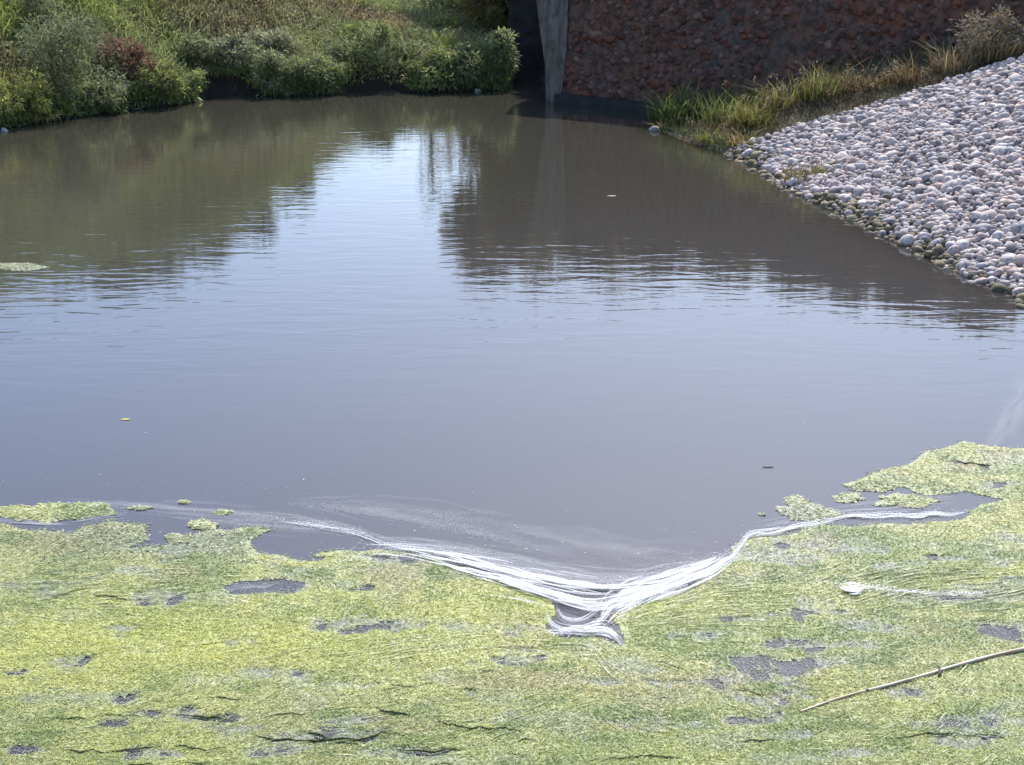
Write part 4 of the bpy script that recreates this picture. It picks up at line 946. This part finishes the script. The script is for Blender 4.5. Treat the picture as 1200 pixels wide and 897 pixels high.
F1 = [(330, 590, 8), (430, 596, 20), (520, 610, 30), (620, 630, 38), (720, 648, 40), (800, 654, 28), (850, 648, 10)]
F2 = [(430, 632, 6), (520, 644, 18), (620, 664, 26), (720, 682, 24), (800, 668, 18), (850, 650, 8)]
F3 = [(40, 588, 8), (160, 596, 14), (260, 603, 18), (350, 610, 18), (420, 624, 14), (480, 642, 8)]
F4 = [(880, 618, 8), (940, 606, 12), (1000, 597, 14), (1080, 593, 12), (1140, 588, 8)]
foam_obj('scum_and_sheen_film', [(F1, .05), (F2, .2), (F3, .08)] + bundle(F1, 40, 471, (2, 8), .6, (.03, .12)) + bundle(F2, 70, 472, (1.4, 5), .6, (.1, .4)) + bundle(F3, 36, 473, (1.5, 5), .6, (.08, .25)) + bundle(F4, 26, 474, (1.2, 3), .6, (.1, .35)),
  'faint greyish scum film on still water behind the foam', 470, MAT_FILM, .7, z=.0025, dome=.0005, cat='scum', dz=.00001)
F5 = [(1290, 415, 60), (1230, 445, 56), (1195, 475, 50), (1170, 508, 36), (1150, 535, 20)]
foam_obj('scum_and_sheen_film', [(F5, .6)], 'pale sheen painted on the water at the right edge above the algae', 475, MAT_FILM, .32, z=.0025, dome=.0005, cat='scum', dz=.00001)  # water sheen painted as a translucent pale ribbon
# pale specks drifting on the water before the mat
r = np.random.default_rng(77); cnt = 420; sx_, sy_ = r.uniform(0, 1200, cnt), 660-np.abs(r.normal(0, 55, cnt)); P_ = at(sx_, sy_); ok = edge(P_[:, :2]) < -.1; P_ = P_[ok]; cnt = len(P_); P_[:, 2] = .004
R_ = r.uniform(.002, .007, cnt); q = np.stack([P_+np.array([math.cos(k*math.pi/2), math.sin(k*math.pi/2), 0])*R_[:, None]*r.uniform(.6, 1.7, (cnt, 1)) for k in range(4)], 1).reshape(-1, 3)
link('floating_specks', mesh_np('floating_specks', q, np.arange(4*cnt).reshape(cnt, 4), np.repeat(colmix(cnt, [(.4, .38, .3), (.3, .3, .14), (.2, .18, .12)]), 4, 0), False, MAT_DRY), label='tiny pale specks drifting on the water behind the mat', cat='specks', kind='stuff')

# ------------------------------------------------------------------ reed cane lying on the algae
A_, B_ = at(938, 836, .002), at(1262, 742, .014); cv = B_-A_; Lc = np.linalg.norm(cv); u = cv/Lc
cane = empty('reed_cane', A_, 'long pale reed cane lying across the algae at lower right', 'cane', rz=math.atan2(u[1], u[0]))
segs = np.cumsum([0, .3, .27, .33, .3, .34, .31, .36, .3]); segs = segs/segs[-1]*Lc
def cpt(s): return np.array([s, .018*math.sin(s*2.1)+.01*math.sin(s*5), .012+(B_[2]-A_[2])*s/Lc])
for i in range(len(segs)-1):
    s = np.linspace(segs[i], segs[i+1], 5); rad_ = .008+.009*s/Lc
    v, f = tube([cpt(q) for q in s], rad_*np.array([1.06, .97, .96, .97, 1.06]), 9)
    link('internode', mesh_np('internode', v, f[:-1], None, True, MAT_CANE), parent=cane)
    if i:
        s = np.linspace(segs[i]-.012, segs[i]+.012, 3); rr_ = .008+.009*segs[i]/Lc
        v, f = tube([cpt(q) for q in s], rr_*np.array([1.05, 1.3, 1.05]), 9); link('node', mesh_np('node', v, f[:-1], None, True, MAT_NODE if i in (2, 4) else MAT_CANE), parent=cane)
# a dark stub of a side shoot at one node
s0 = cpt(segs[4]); v, f = tube([s0, s0+[-.02, -.03, .012], s0+[-.05, -.05, .008]], [.014, .012, .006], 9); link('side_shoot', mesh_np('side_shoot', v, f[:-1], None, True, MAT_NODE), parent=cane)

# ------------------------------------------------------------------ loose pale stones and drifting bits
LS = 'loose pale stones at the waterline'
for px, py, w, k, lab in [(588, 104, 7, 0, 'small white stone at the bank corner beside the shaded gap'), (560, 107, 9, 3, 'flat pale stone at the foot of far bank left of the corner'), (768, 153, 14, 5, 'flat pale stone in the water off the spit tip'),
    (873, 183, 15, 2, 'rounded pale stone in the water at the first cobbles'), (5, 154, 11, 6, 'flat pale stone at the far left waterline')]:
    g = at(px, py); r_ = w/FPX*to_px(g)[2]/2
    o = link('pale_stone', mesh_np('pale_stone', SHAPES[k]*r_, ICO_F, np.tile((.36, .34, .31), (len(ICO_V), 1)), True, MAT_COBBLE), label=lab, cat='stone', group=LS)
    o.location = (g[0], g[1], r_*.15); o.rotation_euler = (0, 0, k)
def fleck(px, py, Lf, wf, colr, label, name='floating_leaf', cat='leaf'):
    g = at(px, py); t = np.linspace(-1, 1, 9); wd = wf*np.sqrt(np.clip(1-t**2, .02, 1)); rows = [np.column_stack([t*Lf, k*wd, .004+.002*t**2+.001*abs(k)]) for k in (-1, -.3, .3, 1)]
    rows2 = [q-np.array([0, 0, .0015]) for q in rows[::-1]]
    v = np.vstack(rows+rows2+[rows[0]]); o = link(name, mesh_np(name, v, grid_faces(9, 9), np.tile(colr, (len(v), 1)), True, MAT_DRY), label=label, cat=cat); o.location = g; o.rotation_euler = (0, 0, px % 3)
fleck(147, 492, .05, .022, (.42, .4, .1), 'tiny yellow leaf floating on open water at left')
fleck(900, 548, .055, .014, (.07, .065, .05), 'dark waterlogged leaf floating before the right foam line')
fleck(717, 230, .09, .03, (.5, .46, .38), 'tiny pale leaf floating on the dark wall reflection')
